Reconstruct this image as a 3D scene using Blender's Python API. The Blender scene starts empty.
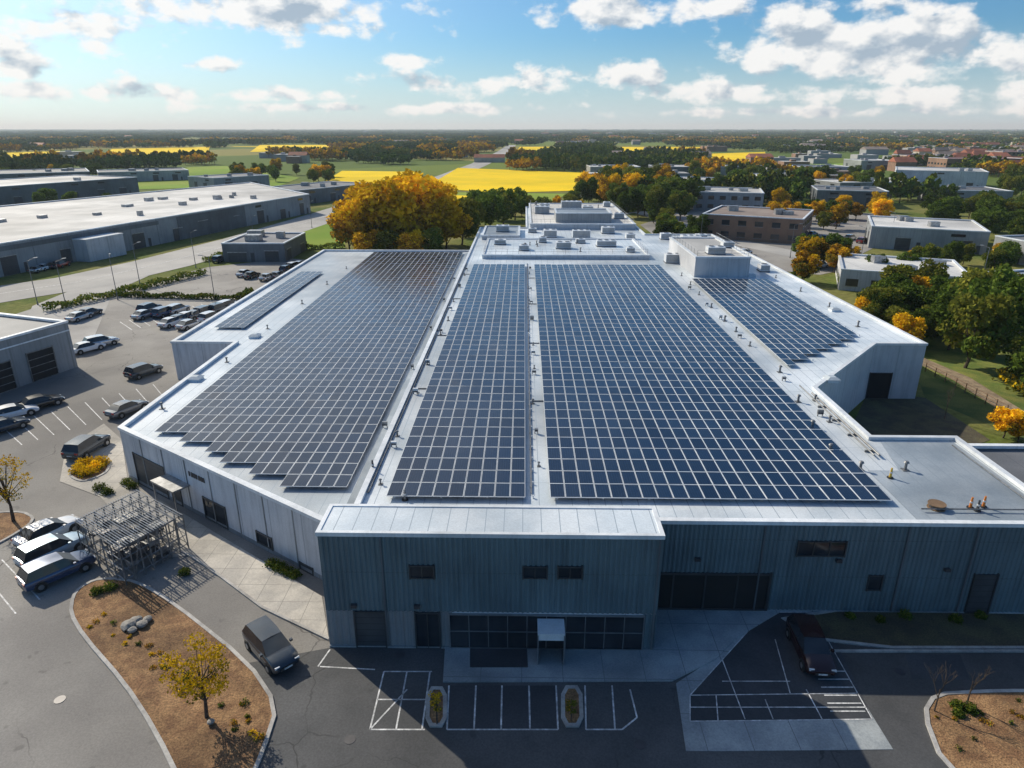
import bpy, bmesh, math, random
import numpy as np
from mathutils import Vector, Matrix, noise

random.seed(7)
rng = np.random.default_rng(7)
sc = bpy.context.scene
col = sc.collection
rad = math.radians

# ------------------------------------------------------------ camera survey
CH = 30.0
PITCH, YAW, F = rad(20.5), rad(1.0), 683.0
R = Matrix.Rotation(YAW, 3, 'Z') @ Matrix.Rotation(math.pi/2-PITCH, 3, 'X')
def ray(px, py): return R @ Vector(((px-512)/F, (384-py)/F, -1))
def P(px, py, z=0.0):
    d = ray(px, py); t = (z-CH)/d.z
    return (d.x*t, d.y*t)
def V(px, py, a, b):
    d = ray(px, py); dx, dy = b[0]-a[0], b[1]-a[1]
    L = math.hypot(dx, dy); nx, ny = dy/L, -dx/L
    t = (a[0]*nx+a[1]*ny)/(d.x*nx+d.y*ny)
    return ((d.x*t-a[0])*dx/L+(d.y*t-a[1])*dy/L, CH+d.z*t)

cam_d = bpy.data.cameras.new("camera"); cam = bpy.data.objects.new("camera", cam_d); col.objects.link(cam)
cam.location = (0, 0, CH); cam.rotation_euler = (math.pi/2-PITCH, 0, YAW)
cam_d.sensor_width = 36; cam_d.lens = F/1024*36; cam_d.clip_start = .5; cam_d.clip_end = 90000
sc.camera = cam
sc.view_settings.view_transform = 'Standard'; sc.view_settings.look = 'None'; sc.view_settings.exposure = 0

# ------------------------------------------------------------ materials
def nn(nt, t, **k):
    n = nt.nodes.new(t)
    for a, b in k.items(): setattr(n, a, b)
    return n
def mth(nt, op, a, b=None, c=None, clamp=False):
    n = nn(nt, 'ShaderNodeMath', operation=op, use_clamp=clamp)
    for i, x in enumerate((a, b, c)):
        if x is None: continue
        if isinstance(x, (int, float)): n.inputs[i].default_value = x
        else: nt.links.new(x, n.inputs[i])
    return n.outputs[0]
def mixc(nt, f, a, b, blend='MIX'):
    n = nn(nt, 'ShaderNodeMix', data_type='RGBA', blend_type=blend)
    for i, x in ((0, f), (6, a), (7, b)):
        if isinstance(x, (int, float)): n.inputs[i].default_value = x
        elif isinstance(x, tuple): n.inputs[i].default_value = (*x[:3], 1)
        else: nt.links.new(x, n.inputs[i])
    return n.outputs[2]
def noi(nt, vec, scale, detail=5, rough=.55):
    n = nn(nt, 'ShaderNodeTexNoise'); n.inputs['Scale'].default_value = scale
    n.inputs['Detail'].default_value = detail; n.inputs['Roughness'].default_value = rough
    if vec is not None: nt.links.new(vec, n.inputs['Vector'])
    return n.outputs[0]
def mrange(nt, v, a, b, c=0., d=1., smooth=True):
    n = nn(nt, 'ShaderNodeMapRange'); n.interpolation_type = 'SMOOTHSTEP' if smooth else 'LINEAR'
    nt.links.new(v, n.inputs[0])
    for i, x in enumerate((a, b, c, d)): n.inputs[i+1].default_value = x
    return n.outputs[0]
def M(name, c1, c2=None, scale=.5, rough=.8, metal=0., bump=0., bscale=20., lines=(), stain=.25, fine=0., spec=.5, contrast=(.35, .65), cracks=0., streak=0.):
    m = bpy.data.materials.new(name); m.use_nodes = True; nt = m.node_tree
    bs = nt.nodes['Principled BSDF']; L = nt.links.new
    tc = nn(nt, 'ShaderNodeTexCoord').outputs['Object']
    c2 = c2 or tuple(x*.8 for x in c1)
    f = mrange(nt, noi(nt, tc, scale, 4), *contrast)
    c = mixc(nt, f, tuple(c1), tuple(c2))
    if stain:
        s = mrange(nt, noi(nt, tc, scale*.17, 3), .3, .7, 1-stain, 1+stain*.5)
        c = mixc(nt, 1., c, s, 'MULTIPLY')
    if fine:
        s = mrange(nt, noi(nt, tc, 9., 3, .7), .25, .75, 1-fine, 1+fine)
        c = mixc(nt, 1., c, s, 'MULTIPLY')
    if streak:
        vm = nn(nt, 'ShaderNodeVectorMath', operation='MULTIPLY'); L(tc, vm.inputs[0]); vm.inputs[1].default_value = (2.2, 2.2, .18)
        s = mrange(nt, noi(nt, vm.outputs[0], 1., 5, .65), .42, .72, 1, 1-streak)
        c = mixc(nt, 1., c, s, 'MULTIPLY')
    if cracks:
        vo = nn(nt, 'ShaderNodeTexVoronoi', feature='DISTANCE_TO_EDGE'); vo.inputs['Scale'].default_value = .22
        wv = nn(nt, 'ShaderNodeVectorMath', operation='ADD'); nz = nn(nt, 'ShaderNodeTexNoise'); nz.inputs['Scale'].default_value = .8; L(tc, nz.inputs['Vector'])
        L(tc, wv.inputs[0]); L(nz.outputs['Color'], wv.inputs[1]); L(wv.outputs[0], vo.inputs['Vector'])
        k = mth(nt, 'LESS_THAN', vo.outputs['Distance'], .008)
        k = mth(nt, 'MULTIPLY', k, mrange(nt, noi(nt, tc, .11, 2), .5, .6, 0, cracks)); c = mixc(nt, k, c, tuple(x*.45 for x in c1))
        k = mrange(nt, noi(nt, tc, .9, 2), .66, .74, 0, .5); c = mixc(nt, k, c, tuple(x*.5 for x in c1))
    if lines:
        sp = nn(nt, 'ShaderNodeSeparateXYZ'); L(tc, sp.inputs[0])
        for ax, per, w, lc in lines:
            v = mth(nt, 'MULTIPLY', sp.outputs['XYZ'.index(ax)], 1/per)
            v = mth(nt, 'FRACT', v); v = mth(nt, 'LESS_THAN', v, w/per)
            c = mixc(nt, v, c, tuple(lc))
    L(c, bs.inputs['Base Color'])
    bs.inputs['Roughness'].default_value = rough; bs.inputs['Metallic'].default_value = metal
    bs.inputs['Specular IOR Level'].default_value = spec
    if bump:
        b = nn(nt, 'ShaderNodeBump'); b.inputs['Strength'].default_value = bump; b.inputs['Distance'].default_value = .05
        L(noi(nt, tc, bscale, 4), b.inputs['Height']); L(b.outputs[0], bs.inputs['Normal'])
    return m
def leafmat(name, c1, c2, trans=.3):
    m = bpy.data.materials.new(name); m.use_nodes = True; nt = m.node_tree; L = nt.links.new
    nt.nodes.remove(nt.nodes['Principled BSDF']); out = nt.nodes['Material Output']
    g = nn(nt, 'ShaderNodeNewGeometry'); oi = nn(nt, 'ShaderNodeObjectInfo')
    c = mixc(nt, g.outputs['Random Per Island'], c1, c2)
    c = mixc(nt, 1., c, mrange(nt, oi.outputs['Random'], 0, 1, .7, 1.35, False), 'MULTIPLY')
    d = nn(nt, 'ShaderNodeBsdfDiffuse'); L(c, d.inputs[0])
    if trans:
        t = nn(nt, 'ShaderNodeBsdfTranslucent'); mx = nn(nt, 'ShaderNodeMixShader')
        L(c, t.inputs[0]); mx.inputs[0].default_value = trans
        L(d.outputs[0], mx.inputs[1]); L(t.outputs[0], mx.inputs[2]); L(mx.outputs[0], out.inputs[0])
    else: L(d.outputs[0], out.inputs[0])
    return m

asphalt = M("asphalt", (.066, .070, .076), (.095, .098, .104), .25, .85, bump=.3, bscale=30, stain=.35, fine=.2, cracks=.8)
asphalt_light = M("asphalt_worn", (.22, .21, .20), (.29, .278, .26), .12, .9, bump=.3, bscale=25, stain=.4, fine=.14, cracks=.9)
asphalt_dark = M("asphalt_new", (.04, .046, .056), (.055, .06, .07), .4, .8, bump=.3, bscale=30, fine=.2)
roadm = M("road_surface", (.34, .335, .325), (.42, .41, .39), .1, .9, stain=.2, fine=.1)
concrete = M("concrete_paving", (.50, .47, .42), (.38, .36, .33), .5, .85, bump=.2, stain=.35, fine=.14,
             lines=(('X', 1.8, .04, (.24, .23, .21)), ('Y', 1.8, .04, (.24, .23, .21))))
concrete_cool = M("concrete_pad", (.36, .39, .40), (.27, .30, .32), .6, .85, bump=.2, stain=.35, fine=.15,
                  lines=(('X', 2.4, .04, (.16, .17, .18)), ('Y', 2.4, .04, (.16, .17, .18))))
kerbm = M("kerb_concrete", (.45, .44, .42), (.34, .33, .32), 1.5, .85, fine=.15)
paint = M("road_paint", (.72, .73, .74), (.38, .39, .40), 2.5, .7, stain=.2, fine=.25)
mulch = M("mulch", (.18, .095, .045), (.29, .17, .08), 1.3, .95, bump=1., bscale=12, stain=.4, fine=.55)
soil = M("dark_soil", (.07, .06, .04), (.11, .10, .05), .6, .95, bump=.8, fine=.4)
grass = M("grass", (.09, .14, .02), (.20, .21, .04), .3, .95, bump=.8, bscale=15, stain=.4, fine=.4)
roof_white = M("roof_membrane", (.66, .71, .75), (.50, .565, .62), .22, .36, stain=.4, fine=.1, bump=.1, bscale=3,
               lines=(('X', 1.1, .05, (.30, .36, .42)), ('Y', 6.1, .05, (.36, .42, .47))))
roof_grey = M("roof_membrane_grey", (.36, .41, .46), (.27, .32, .37), .3, .45, stain=.35, fine=.1,
              lines=(('X', .9, .045, (.22, .26, .3)),))
roof_light = M("roof_light_gravel", (.66, .655, .64), (.48, .485, .48), .1, .8, stain=.4, fine=.1, lines=(('X', 5.2, .12, (.38, .38, .39)),))
roof_dark = M("roof_bitumen", (.13, .14, .16), (.18, .19, .21), .2, .8, stain=.35, fine=.15, lines=(('X', 2., .05, (.08, .085, .1)),))
roof_brown = M("roof_brown", (.22, .17, .15), (.28, .23, .2), .3, .9, fine=.1)
roof_red = M("roof_tile_red", (.38, .12, .06), (.28, .10, .06), .5, .8, fine=.15)
coping = M("metal_coping", (.80, .83, .86), (.66, .70, .74), .5, .35, stain=.2, fine=.06, streak=.15)
wall_teal = M("corrugated_blue_grey_cladding", (.145, .215, .245), (.12, .18, .21), .3, .42, stain=.2, fine=.06, streak=.25, lines=(('Z', 2.75, .03, (.08, .11, .13)),))
wall_lgrey = M("light_cladding", (.64, .65, .68), (.54, .56, .60), .3, .6, stain=.25, fine=.07, streak=.22, lines=(('X', 3.1, .06, (.30, .32, .35)),))
wall_mid = M("grey_cladding", (.32, .335, .35), (.25, .27, .285), .2, .6, stain=.25, fine=.06, streak=.2, lines=(('X', 2.4, .07, (.18, .19, .2)),))
wall_dark = M("dark_cladding", (.14, .16, .18), (.11, .125, .14), .3, .6, fine=.06, streak=.2)
wall_brick = M("brick_wall", (.28, .15, .09), (.22, .12, .075), .5, .85, fine=.2, lines=(('Z', .3, .05, (.3, .24, .2)),))
wall_beige = M("render_beige", (.5, .44, .36), (.42, .37, .3), .4, .85, fine=.1)
wall_far = M("distant_render", (.38, .385, .39), (.27, .28, .30), .01, .9, stain=.2)
glass = M("window_glass", (.015, .02, .028), (.03, .04, .05), .4, .06, stain=0)
frame_m = M("window_frame", (.05, .055, .06), None, 1, .4, stain=0)
frame_l = M("aluminium_frame", (.30, .32, .34), None, 1, .35, .5, stain=0)
door_m = M("door_paint", (.06, .07, .08), (.045, .05, .06), 1, .5, lines=(('Z', .45, .03, (.02, .02, .025)),))
opening_m = M("dark_interior", (.012, .013, .016), None, 1, .9)
steel = M("galvanised_steel", (.42, .43, .45), (.27, .28, .29), 2, .4, .6, fine=.1)
steel_dark = M("dark_steel", (.09, .09, .1), None, 2, .5, .5)
steel_mid = M("weathered_steel", (.23, .235, .245), (.14, .145, .15), 2, .5, .4, fine=.2)
orange = M("orange_plastic", (.7, .22, .03), None, 2, .5)
yellowp = M("yellow_paint", (.7, .45, .05), None, 2, .5)
bark = M("bark", (.10, .075, .055), (.06, .045, .035), 6, .95, bump=.6)
tyre = M("tyre_rubber", (.02, .02, .02), None, 4, .9)
hub = M("alloy_wheel", (.45, .46, .48), None, 4, .3, .8)
headl = M("headlamp_glass", (.8, .82, .85), None, 4, .1)
taill = M("tail_lamp", (.4, .02, .02), None, 4, .2)
trim = M("black_trim", (.025, .025, .027), None, 4, .5)
rockm = M("boulder_stone", (.36, .34, .31), (.24, .23, .21), 2, .9, bump=.6, fine=.2)
skyl = M("skylight_acrylic", (.6, .66, .7), None, 1, .15)

def panelglass():
    m = bpy.data.materials.new("solar_cell_glass"); m.use_nodes = True; nt = m.node_tree
    bs = nt.nodes['Principled BSDF']; L = nt.links.new
    tc = nn(nt, 'ShaderNodeTexCoord').outputs['Object']
    g = nn(nt, 'ShaderNodeNewGeometry')
    c = mixc(nt, g.outputs['Random Per Island'], (.004, .014, .038), (.008, .024, .060))
    sp = nn(nt, 'ShaderNodeSeparateXYZ'); L(tc, sp.inputs[0])
    for ax, per, w in (('X', 1.03/6, .010), ('Y', 1.9/10, .008)):
        v = mth(nt, 'LESS_THAN', mth(nt, 'FRACT', mth(nt, 'MULTIPLY', sp.outputs['XYZ'.index(ax)], 1/per)), w/per)
        c = mixc(nt, v, c, (.03, .05, .085))
    dust = mrange(nt, noi(nt, tc, .08, 5), .45, .75, 0, .06)
    c = mixc(nt, dust, c, (.16, .20, .26))
    L(c, bs.inputs['Base Color'])
    L(mrange(nt, noi(nt, tc, .5, 3), .3, .7, .12, .26), bs.inputs['Roughness'])
    bs.inputs['Specular IOR Level'].default_value = .48
    return m
pv_glass = panelglass()
pv_frame = M("panel_frame_aluminium", (.76, .79, .82), (.64, .68, .72), 1, .45, 0., stain=.05)

# ------------------------------------------------------------ mesh builder
def empty(name, loc=(0, 0, 0)):
    e = bpy.data.objects.new(name, None); e.empty_display_size = .5; e.location = loc; col.objects.link(e); return e
class MB:
    def __init__(s): s.v = []; s.f = []; s.m = []
    def quad(s, pts, mi=0):
        n = len(s.v); s.v += [tuple(p) for p in pts]; s.f.append(tuple(range(n, n+len(pts)))); s.m.append(mi)
    def box8(s, b, t, mi=0, topmi=None):
        n = len(s.v); s.v += [tuple(p) for p in b]+[tuple(p) for p in t]
        for q in ((0, 3, 2, 1), (4, 5, 6, 7), (0, 1, 5, 4), (1, 2, 6, 5), (2, 3, 7, 6), (3, 0, 4, 7)):
            s.f.append(tuple(n+i for i in q)); s.m.append(mi)
        if topmi is not None: s.m[-5] = topmi
    def box(s, x0, x1, y0, y1, z0, z1, mi=0, topmi=None):
        s.box8([(x0, y0, z0), (x1, y0, z0), (x1, y1, z0), (x0, y1, z0)], [(x0, y0, z1), (x1, y0, z1), (x1, y1, z1), (x0, y1, z1)], mi, topmi)
    def fbox(s, a, b, u0, u1, z0, z1, n0, n1, mi=0):
        dx, dy = b[0]-a[0], b[1]-a[1]; L = math.hypot(dx, dy); dx /= L; dy /= L; nx, ny = dy, -dx
        def q(u, n, z): return (a[0]+dx*u+nx*n, a[1]+dy*u+ny*n, z)
        s.box8([q(u0, n1, z0), q(u1, n1, z0), q(u1, n0, z0), q(u0, n0, z0)], [q(u0, n1, z1), q(u1, n1, z1), q(u1, n0, z1), q(u0, n0, z1)], mi)
    def beam(s, p0, p1, w, mi=0):
        s.cyl(p0, p1, w*.7, w*.7, 4, mi)
    def cyl(s, p0, p1, r0, r1, n=8, mi=0, cap=True):
        p0 = Vector(p0); p1 = Vector(p1); d = (p1-p0).normalized()
        a = d.orthogonal().normalized(); b = d.cross(a); k = len(s.v)
        for p, r in ((p0, r0), (p1, r1)):
            for i in range(n):
                t = 2*math.pi*(i+.5)/n; s.v.append(tuple(p+(a*math.cos(t)+b*math.sin(t))*r))
        for i in range(n):
            j = (i+1) % n; s.f.append((k+i, k+j, k+n+j, k+n+i)); s.m.append(mi)
        if cap:
            s.f.append(tuple(range(k+n, k+2*n))); s.m.append(mi); s.f.append(tuple(reversed(range(k, k+n)))); s.m.append(mi)
    def mesh(s, name, mats, smooth=False):
        me = bpy.data.meshes.new(name); me.from_pydata(s.v, [], s.f)
        for m in mats: me.materials.append(m)
        me.polygons.foreach_set('material_index', s.m)
        if smooth:
            me.polygons.foreach_set('use_smooth', [True]*len(s.f)); me.set_sharp_from_angle(angle=rad(38))
        me.update(); return me
    def obj(s, name, mats, parent=None, loc=None, smooth=False):
        o = bpy.data.objects.new(name, s.mesh(name, mats, smooth)); col.objects.link(o)
        if loc: o.location = loc
        if parent: o.parent = parent
        return o
def area(p): return .5*sum(p[i][0]*p[(i+1) % len(p)][1]-p[(i+1) % len(p)][0]*p[i][1] for i in range(len(p)))
def ccw(p): p = [tuple(q) for q in p]; return p if area(p) > 0 else p[::-1]
def offs(p, d):
    out = []; n = len(p)
    for i in range(n):
        a, b, c = Vector(p[i-1][:2]), Vector(p[i][:2]), Vector(p[(i+1) % n][:2])
        e1 = (b-a).normalized(); e2 = (c-b).normalized(); n1 = Vector((-e1.y, e1.x)); n2 = Vector((-e2.y, e2.x))
        k = n1+n2; k = k/max(.25, k.dot(n1)) if k.length > 1e-6 else n1
        out.append((b.x+k.x*d, b.y+k.y*d))
    return out
def inside(x, y, poly):
    r = False; j = len(poly)-1
    for i in range(len(poly)):
        xi, yi = poly[i]; xj, yj = poly[j]
        if (yi > y) != (yj > y) and x < (xj-xi)*(y-yi)/(yj-yi)+xi: r = not r
        j = i
    return r
def sheet(name, pts, z, mat, parent=None):
    b = MB(); b.quad([(x, y, z) for x, y in ccw(pts)]); return b.obj(name, [mat], parent)
def strip(name, pts, w, z, mat, parent=None):
    b = MB(); Ls = []; Rs = []
    for i, p in enumerate(pts):
        q0 = Vector(pts[max(0, i-1)]); q1 = Vector(pts[min(len(pts)-1, i+1)]); d = (q1-q0).normalized()
        Ls.append((p[0]-d.y*w/2, p[1]+d.x*w/2, z)); Rs.append((p[0]+d.y*w/2, p[1]-d.x*w/2, z))
    for i in range(len(pts)-1): b.quad([Rs[i], Rs[i+1], Ls[i+1], Ls[i]])
    return b.obj(name, [mat], parent)
def ring(b, outer, inner, z0, z1, mi=0):
    n = len(outer)
    for i in range(n):
        j = (i+1) % n; o0, o1, i0, i1 = outer[i], outer[j], inner[i], inner[j]
        b.quad([(*o0, z1), (*o1, z1), (*i1, z1), (*i0, z1)], mi)
        b.quad([(*o0, z0), (*o1, z0), (*o1, z1), (*o0, z1)], mi)
        b.quad([(*i1, z0), (*i0, z0), (*i0, z1), (*i1, z1)], mi)
def kerb_island(name, pts, mat, h=.13, w=.22):
    e = empty(name); pts = ccw(pts); b = MB(); ring(b, pts, offs(pts, w), 0, h); b.obj("kerb", [kerbm], e)
    inn = offs(pts, w*.6); sheet("planting_bed", inn, h-.03, mat, e); return e
def smoothpoly(pts, it=2):
    for _ in range(it):
        o = []
        for i in range(len(pts)):
            a, b = pts[i], pts[(i+1) % len(pts)]
            o += [(a[0]*.78+b[0]*.22, a[1]*.78+b[1]*.22), (a[0]*.22+b[0]*.78, a[1]*.22+b[1]*.78)]
        pts = o
    return pts
def volume(parent, pts, h, wall, roof, cop=coping, drop=.35, pw=.35, z0=0., tag=""):
    pts = ccw(pts); b = MB(); n = len(pts); inn = offs(pts, pw)
    for i in range(n):
        a, c = pts[i], pts[(i+1) % n]
        b.quad([(*a, z0), (*c, z0), (*c, h-.02), (*a, h-.02)])
        a, c = inn[i], inn[(i+1) % n]
        b.quad([(*c, h-drop-.05), (*a, h-drop-.05), (*a, h-.02), (*c, h-.02)])
    b.obj(tag+"walls", [wall], parent)
    sheet(tag+"roof", offs(pts, pw*.5), h-drop, roof, parent)
    c = MB(); ring(c, offs(pts, -.09), offs(pts, pw+.04), h-.22, h+.04)
    c.obj(tag+"parapet_coping", [cop], parent)
    return pts
def railing(parent, pts, z, h=1.):
    m = MB(); n = len(pts)
    for i in range(n-1):
        a, b = Vector(pts[i]), Vector(pts[i+1]); k = max(1, int((b-a).length/2.2))
        for j in range(k+1): p = a+(b-a)*j/k; m.beam((*p, z), (*p, z+h), .035)
        for q in (.5, 1.): m.beam((*a, z+h*q), (*b, z+h*q), .03)
    m.obj("roof_railing", [steel], parent)

# ------------------------------------------------------------ terrain
def terrain_mat():
    m = bpy.data.materials.new("countryside"); m.use_nodes = True; nt = m.node_tree
    bs = nt.nodes['Principled BSDF']; L = nt.links.new
    tc = nn(nt, 'ShaderNodeTexCoord').outputs['Object']
    vo = nn(nt, 'ShaderNodeTexVoronoi'); vo.inputs['Scale'].default_value = .0045; L(tc, vo.inputs['Vector'])
    r = nn(nt, 'ShaderNodeValToRGB'); L(vo.outputs['Color'], r.inputs[0]); r.color_ramp.interpolation = 'CONSTANT'
    e = r.color_ramp.elements; e[0].color = (.10, .15, .03, 1); e[1].position = .3; e[1].color = (.15, .20, .035, 1)
    for p, c in ((.45, (.24, .22, .06, 1)), (.6, (.09, .14, .03, 1)), (.75, (.18, .19, .04, 1)), (.88, (.6, .45, .03, 1))):
        x = e.new(p); x.color = c
    gr = mixc(nt, mrange(nt, noi(nt, tc, .06, 6), .35, .65), (.09, .13, .025), (.20, .19, .06))
    ln = nn(nt, 'ShaderNodeVectorMath', operation='LENGTH'); L(tc, ln.inputs[0])
    c = mixc(nt, mrange(nt, ln.outputs['Value'], 300, 600), gr, r.outputs[0])
    c = mixc(nt, 1., c, mrange(nt, noi(nt, tc, .9, 5, .7), .25, .75, .65, 1.3), 'MULTIPLY')
    L(c, bs.inputs['Base Color']); bs.inputs['Roughness'].default_value = 1; bs.inputs['Specular IOR Level'].default_value = .1
    return m
g = MB(); S = 60000
g.quad([(-S, -S, 0), (S, -S, 0), (S, S, 0), (-S, S, 0)]); g.obj("ground", [terrain_mat()])

yard = [(-160, 3), (62, 3), (62, 45), (20, 60), (-20, 150), (-58, 168), (-73, 156), (-86, 113), (-160, 92)]
sheet("parking_lot", yard, .02, asphalt_light)
front = [(-15.5, 3), (-14.8, 27), (-16.3, 32.2), (-11.6, 33.6), (8, 33.8), (8.2, 37.4), (36, 37.4), (62, 37), (62, 3)]
sheet("front_car_park", front, .03, asphalt)
roadpts = [P(x, y) for x, y in ((-160, 320), (0, 294), (80, 282), (160, 264), (250, 240), (330, 215), (400, 192), (450, 176), (480, 164), (503, 152), (512, 145))]
strip("main_road", roadpts, 17, .06, roadm)
strip("road_centre_line", roadpts[:9], .3, .09, paint)
strip("service_road", [P(-120, 345), P(40, 330), P(60, 305), P(130, 275)], 9, .04, roadm)
sheet("concrete_apron", [P(*q) for q in ((-40, 332), (60, 300), (110, 300), (95, 335), (60, 362), (-60, 400))], .035, M("apron_concrete", (.42, .41, .39), (.33, .32, .31), .15, .9, stain=.35, fine=.12, cracks=.8))
YF = M("rapeseed_field", (.92, .64, .01), (.80, .58, .015), .03, 1, stain=.15, fine=.1, spec=.1)
GF = M("meadow_field", (.20, .32, .04), (.28, .36, .06), .02, 1, stain=.3, fine=.1, spec=.1)
fields = []
def field(pts, mat, z, nm):
    p = [P(*q) for q in pts]; fields.append(p); sheet(nm, p, z, mat)
field([(424, 188), (458, 168), (585, 173), (574, 191), (500, 193)], YF, .15, "yellow_field")
field([(400, 200), (425, 192), (568, 194), (548, 204), (450, 207)], GF, .12, "meadow")
field([(378, 206), (420, 195), (520, 197), (512, 204)], YF, .18, "yellow_field")
field([(100, 159), (112, 149), (210, 147), (206, 157)], YF, .2, "yellow_field")
field([(-60, 163), (-60, 155), (60, 151), (62, 159)], YF, .2, "yellow_field")
field([(120, 190), (100, 171), (225, 166), (300, 178), (280, 186)], GF, .15, "meadow")
field([(318, 186), (342, 171), (418, 172), (398, 184)], YF, .18, "yellow_field")
field([(515, 153), (520, 147), (553, 147), (552, 152)], YF, .25, "yellow_field")
field([(620, 152), (622, 147), (700, 147), (700, 152)], YF, .25, "yellow_field")
field([(700, 164), (705, 154), (765, 152), (768, 162)], YF, .2, "yellow_field")
field([(790, 176), (795, 165), (860, 163), (865, 172)], GF, .15, "meadow")
field([(115, 181), (122, 173), (180, 171), (192, 178)], YF, .2, "yellow_field")
field([(250, 152), (260, 145), (330, 145), (340, 151)], YF, .25, "yellow_field")
field([(250, 245), (300, 228), (345, 222), (345, 248), (300, 250)], GF, .05, "lawn")
sheet("street_parking", [P(690, 262), P(640, 225), P(700, 205), P(900, 215), P(905, 232), P(860, 255), P(880, 262), P(820, 275)], .05, asphalt_light)
strip("side_street", [P(560, 222), P(640, 212), P(740, 243), P(830, 262), P(1000, 300), P(1100, 330)], 8, .07, roadm)
sheet("service_yard", [P(850, 430), P(868, 392), P(925, 398), P(990, 440), P(940, 460)], .03, soil)
sheet("lawn", [P(900, 330), P(1060, 345), P(1200, 520), P(1000, 430), P(925, 398)], .02, grass)
strip("dirt_path", [P(900, 352), P(960, 378), P(1010, 410), P(1080, 450)], 2.6, .05, M("dirt", (.3, .23, .15), (.2, .15, .1), 1, .95, fine=.3))

# ------------------------------------------------------------ main building
mb_e = empty("industrial_building")
HX0, HX1, HY = -11.84, 8.08, 33.7
hi = [(-11, 36.7), (8.0, 36.7), (8.0, 37.5), (34.8, 37.5), (34.8, 50.5), (28, 50.5), (28, 61.5), (40.5, 76), (46.4, 76), (44, 163), (28.5, 163), (28.5, 223), (.5, 223), (.5, 174), (-11, 174)]
RZ = 6.6
volume(mb_e, hi, 6.85, wall_lgrey, roof_white, drop=.25, pw=.28, tag="hall_")
lw = [(-36, 55), (-10, 37.5), (-10, 150), (-44, 150), (-44, 81), (-36, 81)]
volume(mb_e, lw, 5.1, wall_lgrey, roof_white, drop=.3, tag="west_wing_")
fb = [(HX0, HY), (HX1, HY), (HX1, 36.75), (HX0, 36.75)]
volume(mb_e, fb, 8.2, wall_lgrey, roof_white, drop=.02, pw=.12, tag="entrance_block_")
sheet("grey_roof_section", [(25.2, 38.2), (34.3, 38.2), (34.3, 49.9), (28.5, 49.9), (27.5, 45), (25.2, 45)], RZ+.006, roof_grey, mb_e)
sheet("west_walkway_membrane", [(-12.6, 42), (-11.3, 42), (-11.3, 148), (-12.6, 148)], 4.806, roof_grey, mb_e)
def corrug(a, b, z0, z1, name, mat, pitch=.3, d=.06, off=.01):
    dx, dy = b[0]-a[0], b[1]-a[1]; L = math.hypot(dx, dy); dx /= L; dy /= L; nx, ny = dy, -dx
    m = MB(); us = []; u = 0
    while u < L-.01:
        for k, n in ((0, off), (pitch*.35, off), (pitch*.5, off+d), (pitch*.85, off+d)):
            if u+k < L: us.append((u+k, n))
        u += pitch
    us.append((L, off))
    for i in range(len(us)-1):
        (u0, n0), (u1, n1) = us[i], us[i+1]
        m.quad([(a[0]+dx*u0+nx*n0, a[1]+dy*u0+ny*n0, z0), (a[0]+dx*u1+nx*n1, a[1]+dy*u1+ny*n1, z0), (a[0]+dx*u1+nx*n1, a[1]+dy*u1+ny*n1, z1), (a[0]+dx*u0+nx*n0, a[1]+dy*u0+ny*n0, z1)])
    return m.obj(name, [mat], mb_e)
A0, A1 = (HX0, HY), (HX1, HY)
B0, B1 = (8.09, 37.5), (34.8, 37.5)
corrug(A0, A1, 2.75, 7.97, "front_cladding", wall_teal)
corrug(A0, (-4.2, HY), .15, 2.74, "lower_cladding", wall_mid, .45, .04)
corrug((7.3, HY), A1, .15, 2.74, "lower_cladding_end", wall_teal)
corrug(B0, B1, .15, 6.62, "right_cladding", wall_teal)
corrug((HX1+.0, 33.7), (HX1, 37.4), .15, 7.97, "return_cladding", wall_teal)
pl = MB(); pl.fbox(A0, A1, 0, 19.9, 0, .15, 0, .12); pl.fbox(B0, B1, 0, 26.7, 0, .15, 0, .12); pl.obj("plinth", [concrete_cool], mb_e)
dp = MB()
for a, b, u, z in ((A0, A1, 3.6, 7.95), (A0, A1, 19.7, 7.95), (B0, B1, 7.2, 6.6), (B0, B1, 16.2, 6.6), (B0, B1, 20.5, 6.6)): dp.fbox(a, b, u, u+.09, .2, z, .08, .17)
dp.obj("downpipes", [wall_dark], mb_e)
wl = MB()
for a, b, u, z in ((A0, A1, 1.6, 3.1), (A0, A1, 5.4, 3.1), (B0, B1, 3., 4.), (B0, B1, 12., 4.), (B0, B1, 19., 3.4)): wl.fbox(a, b, u, u+.35, z, z+.2, .07, .3)
wl.obj("wall_lights", [steel_dark], mb_e)

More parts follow.
